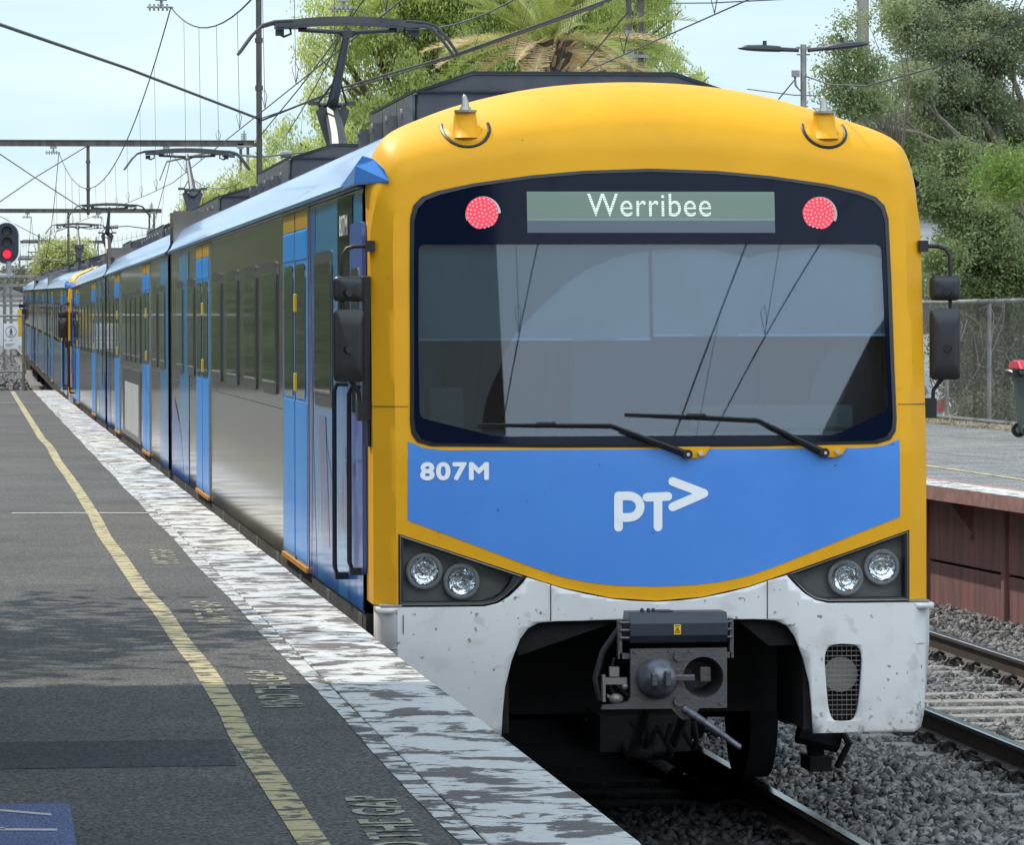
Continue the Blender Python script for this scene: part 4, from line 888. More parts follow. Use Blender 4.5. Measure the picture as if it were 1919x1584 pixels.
def passenger_door(car,y0,y1):
    m=MB(); m.box(-1.530,-1.515,y0-.06,y0,1.07,3.385); m.box(-1.530,-1.515,y1,y1+.06,1.07,3.385); m.box(-1.530,-1.515,y0,y1,3.372,3.388)
    d=build('passenger_door',m,'door_frame',car,smooth=0)
    ym=(y0+y1)/2
    for a,b_,k in ((y0+.02,ym-.035,0),(ym+.035,y1-.02,1)):
        m=MB(); m.box(-1.528,-1.516,a,b_,1.10,3.25); m.box(-1.534,-1.52,a+.02,b_-.02,1.12,2.14); m.box(-1.534,-1.52,a+.02,b_-.02,3.06,3.24); build('door_leaf',m,'cyan',d,smooth=0,bevel=.003)
        m=MB(); m.box(-1.529,-1.516,a,b_,3.255,3.37); build('door_header',m,'amber',d,smooth=0)
        ga,gb=(a+.14,b_-.10) if k==0 else (a+.10,b_-.14)
        m=MB(); r_=.09; pts=[]
        for cx,cz,s0 in ((gb-r_,2.16+r_,-90),(gb-r_,3.03-r_,0),(ga+r_,3.03-r_,90),(ga+r_,2.16+r_,180)):
            for i in range(4): t=R(s0+30*i); pts.append((cx+r_*math.cos(t),cz+r_*math.sin(t)))
        m.prism(pts,lambda p,c:(-1.536,p,c),lambda p,c:(-1.52,p,c)); build('door_pane',m,'winglass',d,smooth=0)
    m=MB(); m.box(-1.531,-1.516,ym-.033,ym+.033,1.09,3.37); build('door_edge_seal',m,'brown',d,smooth=0)
    m=MB(); m.box(-1.545,-1.53,ym-.12,ym-.05,2.72,2.84); m.box(-1.545,-1.53,ym-.12,ym-.05,2.20,2.32); build('door_button',m,'sticker',d,smooth=0,bevel=.006)
    m=MB(); m.box(-1.545,-1.515,y0-.02,y1+.02,1.062,1.092); build('door_sill',m,'orange',d,smooth=0)
def shroud(car,y0,y1,x0,x1,zs,cham,rise):
    m=MB(); P=[(x0-.02,3.78),(x0,zs),(x0+cham,zs+rise),(x1-cham,zs+rise),(x1,zs),(x1+.02,3.78)]
    m.prism(P,lambda a,c:(a,y0,c),lambda a,c:(a,y1,c)); s_=build('roof_equipment_cover',m,'dkgrey',car,smooth=0,bevel=.012)
    m=MB()
    n=max(2,int((y1-y0)/1.0))
    for i in range(n):
        a=y0+.05+(y1-y0-.1)*i/n; b_=y0+.05+(y1-y0-.1)*(i+1)/n-.03
        m.box(x0-.035,x0-.012,a,b_,3.72,zs-.015)
    build('cover_side_panel',m,'shroudside',s_,smooth=0)
    for i in range(n+1):
        a=y0+.0+(y1-y0)*i/n
        m=MB(); m.prism([(a-.13,3.70),(a+.17,3.70),(a+.07,3.95),(a-.03,3.95)],lambda p,c:(x0-.095,p,c),lambda p,c:(x0-.037,p,c)); m.cyl((x0-.074,a+.02,3.92),(x0-.108,a+.02,3.92),.026,n=8,mi=1)
        build('cover_gusset',m,['dkgrey','galv'],s_,smooth=0)
    m=MB(); m.box(x0-.03,x1+.03,y0-.03,y0+.04,zs-.006,zs+.004); m.tube([(x0-.02,y0-.01,zs+.004),(x0-.02,y1,zs+.004)],.012,4); m.tube([(x0,y0-.01,zs+.004),(x0+cham,y0-.01,zs+rise+.006),(x1-cham,y0-.01,zs+rise+.006),(x1,y0-.01,zs+.004)],.012,4); build('cover_edge_trim',m,'black',s_,smooth=0)
def pantograph(car,y):
    m=MB(); m.box(-.75,.75,y-.1,y+2.2,3.98,4.03); 
    for a in (-.6,.6):
        for b_ in (y,y+2.0): m.cyl((a,b_,3.93),(a,b_,4.12),.06,n=10)
    m.box(-.62,.62,y-.03,y+.04,4.10,4.16); m.box(-.62,.62,y+1.97,y+2.04,4.10,4.16); m.box(-.64,-.58,y,y+2,4.10,4.16); m.box(.58,.64,y,y+2,4.10,4.16)
    p=build('pantograph_frame',m,'galv',car,smooth=30)
    K=(0,y+1.95,4.83)
    m=MB(); m.tube([(0,y+.75,4.15),(0,y+1.2,4.5),K],.07,8,rs=[.11,.085,.075]); m.prism([(-.06,4.45),(.06,4.45),(.17,4.80),(.10,4.86),(.04,4.74),(-.04,4.74),(-.10,4.86),(-.17,4.80)],lambda a,c:(a,y+1.80,c),lambda a,c:(a,y+1.88,c)); build('lower_arm',m,'dkgrey',p,smooth=40)
    m=MB(); H=(0,y,5.50); m.tube([K,(0,y+1,5.15),H],.04,8,rs=[.062,.045,.032]); m.tube([(-.14,y+1.9,4.86),(.14,y+1.9,4.86)],.028,8); m.tube([(-.15,y+1.9,4.87),(-.02,y+1.2,5.08)],.012,5); m.tube([(.15,y+1.9,4.87),(.02,y+1.2,5.08)],.012,5)
    m.box(-.24,-.13,y+1.86,y+1.95,4.86,4.90); m.box(.13,.24,y+1.86,y+1.95,4.86,4.90)
    build('upper_arm',m,'dkgrey',p,smooth=40)
    m=MB()
    m.tube([(-.48,y,5.50),(-.2,y,5.485),(0,y,5.475),(.2,y,5.485),(.48,y,5.50)],.022,8); m.tube([(-.12,y,5.48),(0,y,5.42),(.12,y,5.48)],.012,6); m.prism([(-.07,5.49),(.07,5.49),(.03,5.42),(-.03,5.42)],lambda a,c:(a,y-.03,c),lambda a,c:(a,y+.03,c))
    for yy in (y-.18,y+.18):
        pts=[(x,yy,5.60-.03*(x/.52)**2) for x in np.linspace(-.55,.55,9)]
        for q,q2 in zip(pts,pts[1:]): m.add([(q[0],yy-.025,q[2]-.045),(q2[0],yy-.025,q2[2]-.045),(q2[0],yy+.025,q2[2]-.045),(q[0],yy+.025,q[2]-.045),(q[0],yy-.025,q[2]+.02),(q2[0],yy-.025,q2[2]+.02),(q2[0],yy+.025,q2[2]+.02),(q[0],yy+.025,q[2]+.02)],[(0,3,2,1),(4,5,6,7),(0,1,5,4),(2,3,7,6),(1,2,6,5),(0,4,7,3)])
        for s in (-1,1): 
            m.tube([(s*.55,yy,5.575),(s*.72,yy,5.565),(s*.84,yy,5.53),(s*.93,yy,5.44),(s*1.06,yy,5.26)],.016,6)
    for s in (-1,1):
        m.box(*sorted((s*.40,s*.70)),y-.2,y+.2,5.515,5.55); m.tube([(s*.56,y,5.52),(s*.55,y,5.46),(s*.62,y,5.43),(s*.67,y,5.46)],.012,6); m.box(*sorted((s*.62,s*.70)),y-.04,y+.04,5.44,5.50)
    build('collector_head',m,'dkgrey',p,smooth=40)
def bogie(car,y):
    m=MB()
    for s in (-1,1): m.prism([(y-1.7,.62),(y-.6,.62),(y-.45,.42),(y+.45,.42),(y+.6,.62),(y+1.7,.62),(y+1.6,.78),(y-1.6,.78)],lambda a,c:(s*1.0,a,c),lambda a,c:(s*1.2,a,c))
    m.box(-1,1,y-.3,y+.3,.45,.8); 
    for s in (-1,1):
        for q in (-1.2,1.2): m.box(*sorted((s*1.02,s*1.24)),y+q-.16,y+q+.16,.32,.62); m.cyl((s*1.1,y+q-.28,.62),(s*1.1,y+q-.28,.8),.09,n=10)
    b=build('bogie',m,'under',car,smooth=20)
    for q in (-1.2,1.2):
        m=MB(); m.cyl((-.9,y+q,.43),(.9,y+q,.43),.08,n=12)
        for s in (-1,1): m.cyl((s*.80,y+q,.43),(s*.93,y+q,.43),.43,n=36); m.cyl((s*.765,y+q,.43),(s*.80,y+q,.43),.46,n=36)
        build('wheelset',m,'under',b,smooth=30)
def underframe(car,y0,y1):
    m=MB(); m.box(-1.25,1.25,y0,y1,.82,1.0)
    for a,b_ in ((5.6,7.6),(8,11.2),(11.6,14),(14.4,17.4)): m.box(-1.3,1.3,a,b_,.32,.82)
    build('underframe_equipment',m,'under',car,smooth=0,bevel=.02)
def build_mid_car():
    car=empty('rail_car'); tag(car,cat='train car',group='cars of the six car train')
    side_body(car,.25,22.45)
    for y0,y1 in ((5.25,7.45),(16.1,18.3)): passenger_door(car,y0,y1)
    for y0 in (1.0,3.1,8.2,9.95,11.7,13.4,18.9,20.8): side_window(car,y0,y0+1.3)
    shroud(car,1.0,7.0,-.9,.9,4.05,.33,.1); shroud(car,8.4,13,-.9,.9,4.05,.33,.1); shroud(car,15.5,21.5,-.9,.9,4.05,.33,.1)
    bogie(car,3.0); bogie(car,19.7); underframe(car,.3,22.4)
    m=MB(); m.add([(-1.5235,.3,1.07),(-1.5235,2.4,1.07),(-1.5235,2.4,3.36),(-1.5235,.3,3.36)],[(0,1,2,3)]); build('livery_film',m,'lightblue',car,smooth=0,fixn=False)
    m=MB(); m.add([(-1.5250,.3,1.07),(-1.5250,1.9,1.07),(-1.5250,.8,1.7),(-1.5250,.3,1.9)],[(0,1,2,3)]); m.add([(-1.5235,20.5,1.07),(-1.5235,22.4,1.07),(-1.5235,22.4,3.36),(-1.5235,21.6,3.36)],[(0,1,2,3)]); build('livery_film',m,'midblue',car,smooth=0,fixn=False)
    return car
cabcar=build_cab_car()
midcar=build_mid_car()
# gangway between cars
def gang(y,car):
    m=MB(); m.box(-1.05,1.05,y,y+.75,.9,3.7); m.box(-1.46,-1.40,y,y+.6,1.0,3.7); return build('gangway_bellows',m,'black',car,smooth=0)
gang(24.1,cabcar); gang(22.4,midcar)
poster=MB(); poster.box(-1.527,-1.516,8.3,15.0,1.12,2.04); po=build('advert_panel',poster,'winframe',midcar,smooth=0)
m=MB(); m.box(-1.532,-1.52,8.9,13.9,1.2,1.86); build('poster_sheet',m,'postergrey',po,smooth=0)
skipset=('side_number','car_number')
def place(src,y,x,z,rz,rx,label,skip=(),flip=False):
    c=copy_tree(src,skip=skip); c.location=(x,y,z); c.rotation_euler=(rx,0,rz); c['label']=label
    if flip: c.scale=(1,-1,1)
    return c
cabcar['label']='leading train car with yellow front, blue panel reading 807M and Werribee display'
midcar.location=(0,24.6,0); midcar['label']='second car of the train, with a pale grey poster low on its silver side'
place(cabcar,71.95,0,0,0,0,'third car of the train, its pantograph raised behind the second car',skipset+('mirror_arm',),True)
pitch_=.0068
def zz(y): return .02+max(0,y-72)*pitch_
place(cabcar,72.75,-.06,zz(72.75),.0010,pitch_,'fourth train car whose yellow cab edge shows as a thin upright strip',skipset)
c5=place(midcar,97.3,-.085,zz(97.3),.0012,pitch_,'fifth train car, just left of the distant yellow strip',('advert_panel',))
place(cabcar,144.7,-.16,zz(144.7),.0014,pitch_,'sixth and rearmost train car, farthest along the platform',skipset,True)
# ================================================================== OVERHEAD LINE
def W(px,py,Y):      # point at distance Y ahead of the camera that stands at this place
    a=(px+54.5)/8392; return Vector((-3.646+a*Y, Y-23.744, 2.642+(609-py)/8392*Y))
def adopt(o,p):
    mw=Matrix.Translation(p.location)@Matrix.Rotation(p.rotation_euler.z,4,'Z'); o.parent=p; o.matrix_parent_inverse=mw.inverted(); return o
def mast(x,y,zt,label,group,tw=.26,zb=None,cat='overhead line mast'):
    zb=trackz(y)-.4 if zb is None else zb
    e=empty('line_mast',(x,y,zb),label=label,cat=cat,group=group)
    for s in (-1,1):
        m=MB(); m.box(x+s*tw/2-.05,x+s*tw/2+.05,y-.09,y+.09,zb,zt); adopt(build('mast_leg',m,'rustpole',smooth=0),e)
    z=zb+.8; m=MB(); k=1
    while z<zt-.8: m.tube([(x-k*tw/2,y-.08,z),(x+k*tw/2,y-.08,z+.7)],.012,4); z+=.7; k=-k
    adopt(build('mast_lacing',m,'rustpole',smooth=0),e)
    m=MB()
    for z in (zt-1.7,zt-1.25,zt-.2): m.box(x-tw/2-.16,x+tw/2+.16,y-.13,y+.13,z-.035,z+.035); m.box(x-tw/2-.12,x-tw/2+.1,y-.12,y-.10,z-.1,z+.1)
    adopt(build('mast_clamp',m,'galv',smooth=0),e)
    m=MB()
    for q in range(4): m.cyl((x-.02,y,zt+.02+q*.07),(x-.02,y,zt+.06+q*.07),.11,n=12)
    m.cyl((x,y,zt-.1),(x,y,zt+.38),.03,n=8); adopt(build('mast_insulator',m,'insul',smooth=30),e); return e
GY=[70.3,141,226,336,430,540]
def gx(y): return trackx(y)*1.4
supp={}
for i,y in enumerate(GY):
    dx=0; zt=[9.62,9.28,8.95,9.25,9.25,9.3][i]
    xr=6.36 if i else 10.4
    e=empty('overhead_gantry',(xr+dx-12,y,trackz(y)-.3),cat='overhead gantry',group='overhead gantries over the tracks',
        label=['nearest overhead gantry, its drop tube standing behind the first roof','gantry whose brown beam crosses left at the height of the second pantograph','third gantry, its beam just over the distant pantographs','fourth gantry, small, behind the red signal','fifth gantry, tiny and far behind the train','sixth gantry, smallest of the far ones'][i])
    xl=-16+dx
    m=MB(); m.box(xl,xr+.55+dx,y-.12,y+.12,zt-.11,zt+.11); m.box(xl,xr+.55+dx,y-.16,y+.16,zt+.09,zt+.12); adopt(build('gantry_beam',m,'rustpole',smooth=0),e)
    m=MB()
    for s in (-.17,.17): m.box(xl+s-.05,xl+s+.05,y-.08,y+.08,trackz(y)-.4,zt)
    adopt(build('gantry_post',m,'rustpole',smooth=0),e)
    tx=[2.38,.54,.35,.3,.3,.3][i]+dx*.5
    tx=[2.38,.64,1.75,2.9,3.3,3.3][i]
    zb=[5.2,6.68,5.9,5.9,5.9,5.9][i]
    m=MB(); m.cyl((tx,y,zb),(tx,y,zt),.062,n=10); m.cyl((tx,y,zb-.02),(tx,y,zb+.16),.03,.10,n=10)
    for z in (7.6,8.6): m.cyl((tx,y,z-.05),(tx,y,z+.05),.085,n=10)
    adopt(build('drop_tube',m,'rustpole',smooth=40),e)
    for k,x in enumerate([(.34,4.17),(-.62,3.5),(-.5,3.4),(-.8,3.0),(-1,2.8),(-1.2,2.6)][i]):
        m=MB(); m.box(x-.12,x+.12,y-.1,y+.1,zt-.2,zt-.1); m.tube([(x,y,zt-.1),(x,y,zt-.34)],.03,6)
        for q in range(5): m.cyl((x-.26+q*.09,y,zt-.34),(x-.22+q*.09,y,zt-.34),.075,n=10)
        m.tube([(x-.3,y,zt-.34),(x+.25,y,zt-.34)],.02,6); adopt(build('wire_insulator',m,'insul',smooth=30),e)
        supp.setdefault(k,[]).append((x+.2,y,zt-.34))
        m=MB(); m.tube([(tx,y,6.15),(tx+(x-tx)*.5,y,6.25),(x+.1,y,6.05)],.022,6); m.tube([(x+.1,y,6.05),(x-.05+.1*k,y,5.66)],.014,5)
        m.cyl((tx+(x-tx)*.25,y,6.2),(tx+(x-tx)*.38,y,6.225),.07,n=8); adopt(build('registration_arm',m,'galv',smooth=30),e)
    if i: mast(xr+dx,y,zt+.1,['','brown twin leg mast ending the beam beside the small pale tree','far mast at the right end of the third beam','tiny mast ending the fourth beam','tiny mast ending the fifth beam','tiny mast ending the sixth beam'][i],'masts of the overhead line')
mast(10.35,70.3,10.0,'brown twin leg mast with clamps standing in front of the palm','masts of the overhead line')
def wire(name,pts,r,label,group,cat='overhead wire'):
    m=MB(); m.tube(pts,r,5); o=build(name,m,'wire',smooth=60); tag(o,label,cat,group); return o
lab=['the train\'s track','the empty right track']
for k in (0,1):
    S_=[((0,3.7)[k]+.25,-60,9.2),((0,3.7)[k]+.2,6.0,9.3)]+supp[k]
    cw=[]
    for i,(a,b) in enumerate(zip(S_,S_[1:])):
        n=24; sag=(b[1]-a[1])**2/70**2*2.35; pts=[]
        for j in range(n+1):
            t=j/n; pts.append((a[0]+(b[0]-a[0])*t,a[1]+(b[1]-a[1])*t,a[2]+(b[2]-a[2])*t-sag*4*t*(1-t)))
        e=wire('messenger_wire',pts,.014,['sagging messenger wire over the train\'s track','sagging messenger wire over the empty right track'][k]+[', nearest to the camera, behind the viewer',', first span beyond the train front',', span from the nearest gantry to the second',', span from the second gantry to the third',', far span to the fourth gantry',', far span to the fifth gantry',', last far span'][i],'sagging messenger wires')
        st0=(.14 if i%2 else -.10); st1=-st0 if 0 else (.14 if (i+1)%2 else -.10)
        cz=lambda y:5.60+trackz(y)
        x0=a[0]+(.03 if k==0 else -.15); x1=b[0]+(.03 if k==0 else -.15)
        if k==1 and i<2: x0,x1=[(3.2,3.35),(3.35,3.95)][i]
        cpts=[(x0+(x1-x0)*j/8,a[1]+(b[1]-a[1])*j/8,cz(a[1]+(b[1]-a[1])*j/8)+.012) for j in range(9)]
        wire('contact_wire',cpts,.0085,['contact wire touching the raised pantographs','contact wire over the empty right track'][k]+[', behind the viewer',', first span',', second span',', third span',', fourth span',', fifth span',', last span'][i],'contact wires')
        nd=int((b[1]-a[1])/6.5)
        for j in range(1,nd+1):
            t=j/(nd+1); y=a[1]+(b[1]-a[1])*t; zt_=a[2]+(b[2]-a[2])*t-sag*4*t*(1-t); xt=a[0]+(b[0]-a[0])*t; xb=x0+(x1-x0)*t
            m=MB(); zb_=cz(y)+.02; m.tube([(xt,y,zt_),(xb,y,zb_+.02)],.0052 if y<110 else .008,4); m.tube([(xb,y,zb_),(xb-.05,y,zb_+.2),(xb,y,zb_+.26),(xb+.03,y,zb_+.18),(xb,y,zb_)],.005,4)
            o=build('wire_dropper',m,'wire',smooth=0); o.parent=e
# stays and feeders
wire('stay_wire',[(2.38,70.3,6.95),W(240,132,80),W(0,50,64),W(-200,-18,52)],.028,'thick dark cable running up left from the near drop tube','stay cables of the drop tube')
wire('stay_wire',[(2.38,70.3,6.9),W(640,165,84),W(850,103,74),W(1137,0,60),W(1300,-60,54)],.022,'thick cable running up right past the palm from the drop tube','stay cables of the drop tube')
wire('stay_wire',[(2.38,70.3,6.95),W(638,172,84),W(850,107,74),W(1133,6,60)],.013,'thin cable hugging the thick one that passes the palm','stay cables of the drop tube')
wire('stay_wire',[W(486,255,94),W(560,165,80),W(640,60,70),W(700,-30,62)],.012,'thin steep wire crossing behind the near pantograph','stay cables of the drop tube')
g1=GY[1]
wire('stay_wire',[(.64,g1,9.2),W(65,335,150),W(0,380,140)],.02,'thin diagonal wire falling left from the second gantry','cross stays of the second gantry')
wire('stay_wire',[W(0,291,150),W(65,335,156),(.64,g1,6.75)],.02,'thin diagonal wire rising left from the foot of the second drop tube','cross stays of the second gantry')
wire('stay_wire',[W(0,407,240),W(100,460,240),W(190,500,240)],.02,'far thin stay wire above the red signal','cross stays of the second gantry')
wire('span_wire',[W(1260,3,66),W(1340,2,62),W(1480,-6,55)],.010,'thin wire leaving the mast top towards the right','service wires on the right')
wire('span_wire',[W(1410,165,88),W(1500,176,84),W(1600,178,80)],.012,'thin level wire behind the street lamp','service wires on the right')
wire('span_wire',[W(1522,140,62),W(1570,156,60),W(1640,158,58),W(1780,120,54),W(1919,45,50),W(2000,0,48)],.011,'wire sagging from the lamp pole into the right hand trees','service wires on the right')
wire('span_wire',[W(1092,126,72),W(1183,18,67)],.012,'thin stay running down left from the twin mast','service wires on the right')
wire('span_wire',[W(1470,184,66),W(1503,145,62)],.010,'short cable from the lamp pole down behind the yellow roof','service wires on the right')
# ------------------------------------------------------------------ street lamp
p0=W(1518,88,62); e=empty('street_lamp',(p0.x,p0.y,1.08),label='double headed dark street lamp on a grey pole beside the timber pole',cat='street lamp')
m=MB(); m.cyl((p0.x,p0.y,1.08),(p0.x,p0.y,p0.z+.06),.042,n=12); m.box(p0.x-.10,p0.x+.10,p0.y-.03,p0.y+.03,p0.z+.0,p0.z+.03); m.box(p0.x-.09,p0.x+.09,p0.y-.03,p0.y+.03,p0.z-.09,p0.z-.07); adopt(build('lamp_pole',m,'galv',smooth=40),e)
for s,tilt in ((-1,.0),(1,.10)):
    m=MB(); rows=[]
    for t,w_,h in ((.0,.05,.05),(.28,.05,.055),(.32,.11,.075),(.6,.13,.085),(.85,.12,.07),(.97,.06,.035),(1.0,.01,.01)):
        x=p0.x+s*(.07+t*.86); z=p0.z-.03+tilt*t-(t*t)*.0+(.03 if s<0 else 0)*t
        rows.append([(x,p0.y+w_*math.cos(a),z+h*(.8 if math.sin(a)>0 else .35)*math.sin(a)) for a in np.linspace(0,2*PI,15)])
    m.grid(rows); m.cyl((p0.x+s*.55,p0.y,p0.z+.05+tilt*.5),(p0.x+s*.55,p0.y,p0.z+.11+tilt*.5),.03,n=10); adopt(build('lamp_head',m,'lampblack',smooth=50),e)
m=MB(); q=W(1503,136,62); m.box(q.x-.05,q.x+.05,q.y-.05,q.y+.05,q.z-.04,q.z+.05); m.tube([q+Vector((-.01,0,-.04)),q+Vector((.0,0,-.16)),q+Vector((.06,0,-.23)),q+Vector((.12,0,-.15))],.016,6); adopt(build('cable_bracket',m,'galv',smooth=30),e)
p0=W(1632,0,67); m=MB(); m.cyl((p0.x+.02,p0.y,1.0),(p0.x,p0.y,p0.z+2),.11,.09,n=16); tag(build('timber_pole',m,'wood',smooth=50),'tall pale timber pole rising behind the right lamp head','utility pole')
# ------------------------------------------------------------------ signal
p0=W(12,457,111); e=empty('railway_signal',(p0.x,p0.y,-.1),label='three aspect signal showing red beyond the platform end',cat='railway signal')
def oval(w,h,n=10): return [(w*math.cos(t),h-w+w*math.sin(t)) for t in np.linspace(0,PI,n)]+[(w*math.cos(t),-(h-w)+w*math.sin(t)) for t in np.linspace(PI,2*PI,n)]
m=MB(); m.prism(oval(.335,.545),lambda a,c:(p0.x+a,p0.y+.02,p0.z+c),lambda a,c:(p0.x+a,p0.y+.05,p0.z+c)); adopt(build('signal_border',m,'letter',smooth=0),e)
m=MB(); m.prism(oval(.295,.505),lambda a,c:(p0.x+a,p0.y,p0.z+c),lambda a,c:(p0.x+a,p0.y+.03,p0.z+c)); adopt(build('signal_backboard',m,'lampblack',smooth=0),e)
for k,(dz,mt_) in enumerate(((.29,'lampoff'),(.02,'lampoff'),(-.27,'redlight'))):
    m=MB(); m.cyl((p0.x+.01,p0.y-.03,p0.z+dz),(p0.x+.01,p0.y,p0.z+dz),.10,n=20); ln=adopt(build('signal_lens',m,mt_,smooth=30),e)
    m=MB(); rows=[]
    for yy in (0,-.22): rows.append([(p0.x+.01+.12*math.cos(t),p0.y+yy,p0.z+dz+.12*math.sin(t)) for t in np.linspace(-.2 if yy else -.6,PI+(.2 if yy else .6),14)])
    m.grid(rows); adopt(build('signal_hood',m,'black',smooth=40),e)
m=MB(); m.cyl((p0.x+.05,p0.y+.05,p0.z-.86),(p0.x+.05,p0.y+.05,p0.z-.45),.07,n=10); m.tube([(p0.x+.15,p0.y+.05,p0.z-.80),(p0.x-.4,p0.y+.05,p0.z-.84),(p0.x-1.6,p0.y+.05,p0.z-.8)],.07,8); m.cyl((p0.x-1.6,p0.y+.05,-.3),(p0.x-1.6,p0.y+.05,p0.z+.6),.10,n=10); adopt(build('signal_post',m,'insul',smooth=30),e)
# barrier with a no pedestrians sign
e=empty('platform_end_barrier',(-3.3,84.5,.3),label='thin pipe barrier closing off the far end of the platform',cat='barrier')
for x in (-2.38,-3.6,-4.8,-6):
    m=MB(); m.cyl((x,86,-.3),(x,86,2.9),.035,n=8); adopt(build('barrier_post',m,'galv',smooth=40),e)
m=MB(); m.cyl((-6,86,2.86),(-2.36,86,2.86),.03,n=8); m.cyl((-6,86,1.5),(-2.36,86,1.5),.02,n=8); adopt(build('barrier_rail',m,'galv',smooth=40),e)
e=empty('warning_sign',(-2.66,85.9,2.0),label='white sign with a walking figure in a circle on the barrier',cat='sign')
c0=W(19.5,622,109.6)
m=MB(); m.box(c0.x-.175,c0.x+.175,85.88,85.90,c0.z-.20,c0.z+.20); adopt(build('sign_plate',m,'paper',smooth=0),e)
m=MB(); m.tube([(c0.x+.13*math.cos(t),85.874,c0.z+.0+.13*math.sin(t)) for t in np.linspace(0,2*PI,24)],.006,4); m.sphere((c0.x,85.872,c0.z+.07),.018,8,6); m.tube([(c0.x,85.874,c0.z+.05),(c0.x,85.874,c0.z-.01)],.016,5)
m.tube([(c0.x,85.874,c0.z-.01),(c0.x-.035,85.874,c0.z-.10)],.010,5); m.tube([(c0.x,85.874,c0.z-.01),(c0.x+.035,85.874,c0.z-.095)],.010,5); m.tube([(c0.x-.045,85.874,c0.z-.02),(c0.x,85.874,c0.z+.045),(c0.x+.045,85.874,c0.z-.01)],.008,5)
adopt(build('walking_figure',m,'black',smooth=0),e)
m=MB(); m.box(c0.x-.175,c0.x+.175,85.88,85.90,c0.z-.42,c0.z-.225); adopt(build('lower_plate',m,'paper',smooth=0),e)
m=MB()
for q in range(3): m.box(c0.x-.14,c0.x+.10-.05*q,85.874,85.878,c0.z-.30-.03*q,c0.z-.29-.03*q)
adopt(build('sign_text_lines',m,'galv',smooth=0),e)
m=MB(); q=W(35,606,118); m.box(q.x-.05,q.x+.07,q.y,q.y+.1,q.z-.35,q.z+.35); o=build('equipment_post',m,'sticker',smooth=0,bevel=.01); tag(o,'small yellow post behind the pipe barrier','post')
# ------------------------------------------------------------------ chain link fence
e=empty('chain_link_fence',(11.5,52,1.08),label='grey chain link fence with pipe rails along the far platform',cat='fence')
y0,y1=33.2,72.0; zt=2.96
m=MB(); m.cyl((11.5,y0,zt),(11.5,y1,zt),.035,n=8); adopt(build('fence_rail',m,'galv',smooth=40),e)
m=MB(); m.cyl((11.5,y0,1.16),(11.5,y1,1.16),.03,n=8); adopt(build('fence_rail',m,'galv',smooth=40),e)
yy=y0+.1
while yy<y1: 
    m=MB(); m.cyl((11.53,yy,1.0),(11.53,yy,zt+.02),.035,n=8); adopt(build('fence_post',m,'galv',smooth=40),e); yy+=2.95
h=zt-1.18; V=[];F=[]
for d in (-1,1):
    yy=y0-h
    while yy<y1:
        a0,a1=(yy,yy+h); za,zb=(1.18,zt) if d>0 else (zt,1.18)
        # clip to fence ends
        t0=max(0,(y0-a0)/h); t1=min(1,(y1-a0)/h)
        if t1>t0:
            p=(a0+h*t0,za+(zb-za)*t0); q=(a0+h*t1,za+(zb-za)*t1); k=len(V); w_=.006
            V+=[(11.47-.003*d,p[0]-w_,p[1]),(11.47-.003*d,p[0]+w_,p[1]),(11.47-.003*d,q[0]+w_,q[1]),(11.47-.003*d,q[0]-w_,q[1])]; F.append((k,k+1,k+2,k+3))
        yy+=.068
adopt(npmesh('fence_mesh',V,F,'galv'),e)
# ------------------------------------------------------------------ bin
bx,by=10.70,35.6; e=empty('wheelie_bin',(bx,by,1.08),label='dark green wheeled bin with a red lid at the chain link fence',cat='bin')
m=MB(); m.add([(bx-.22,by-.25,1.14),(bx+.22,by-.25,1.14),(bx+.22,by+.25,1.14),(bx-.22,by+.25,1.14),(bx-.29,by-.33,2.0),(bx+.29,by-.33,2.0),(bx+.29,by+.33,2.0),(bx-.29,by+.33,2.0)],[(3,2,1,0),(4,5,6,7),(0,1,5,4),(1,2,6,5),(2,3,7,6),(3,0,4,7)]); m.box(bx-.32,bx+.32,by-.35,by+.35,1.93,2.0); adopt(build('bin_body',m,'binbody',smooth=0,bevel=.02),e)
m=MB(); m.prism([(-.37,2.01),(.37,2.01),(.34,2.08),(.1,2.13),(-.2,2.11)],lambda a,c:(bx-.33,by+a,c),lambda a,c:(bx+.33,by+a,c)); adopt(build('bin_lid',m,'binlid',smooth=0,bevel=.015),e)
m=MB(); m.tube([(bx-.36,by-.2,1.95),(bx-.42,by-.1,1.98),(bx-.42,by+.1,1.98),(bx-.36,by+.2,1.95)],.03,6); m.box(bx-.40,bx-.3,by-.22,by+.22,1.9,2.0); adopt(build('bin_handle',m,'black',smooth=40),e)
m=MB(); m.prism([(-.10,1.80),(.12,1.82),(.13,1.5),(.05,1.22),(-.02,1.2),(-.08,1.45)],lambda a,c:(bx-.05+a,by-.36-(1.9-c)*-.09,c),lambda a,c:(bx-.05+a,by-.33-(1.9-c)*-.09,c)); adopt(build('bin_label',m,'paper',smooth=0),e)
for s in (-1,1):
    m=MB(); m.cyl((bx-.20,by-.30*s-.03,1.18),(bx-.20,by-.30*s+.03,1.18),.10,n=18); w_=adopt(build('bin_wheel',m,'black',smooth=30),e)
    m=MB(); m.cyl((bx-.20,by-.30*s-.035,1.18),(bx-.20,by-.30*s+.035,1.18),.05,n=12); adopt(build('wheel_hub',m,'galv',smooth=30),e)
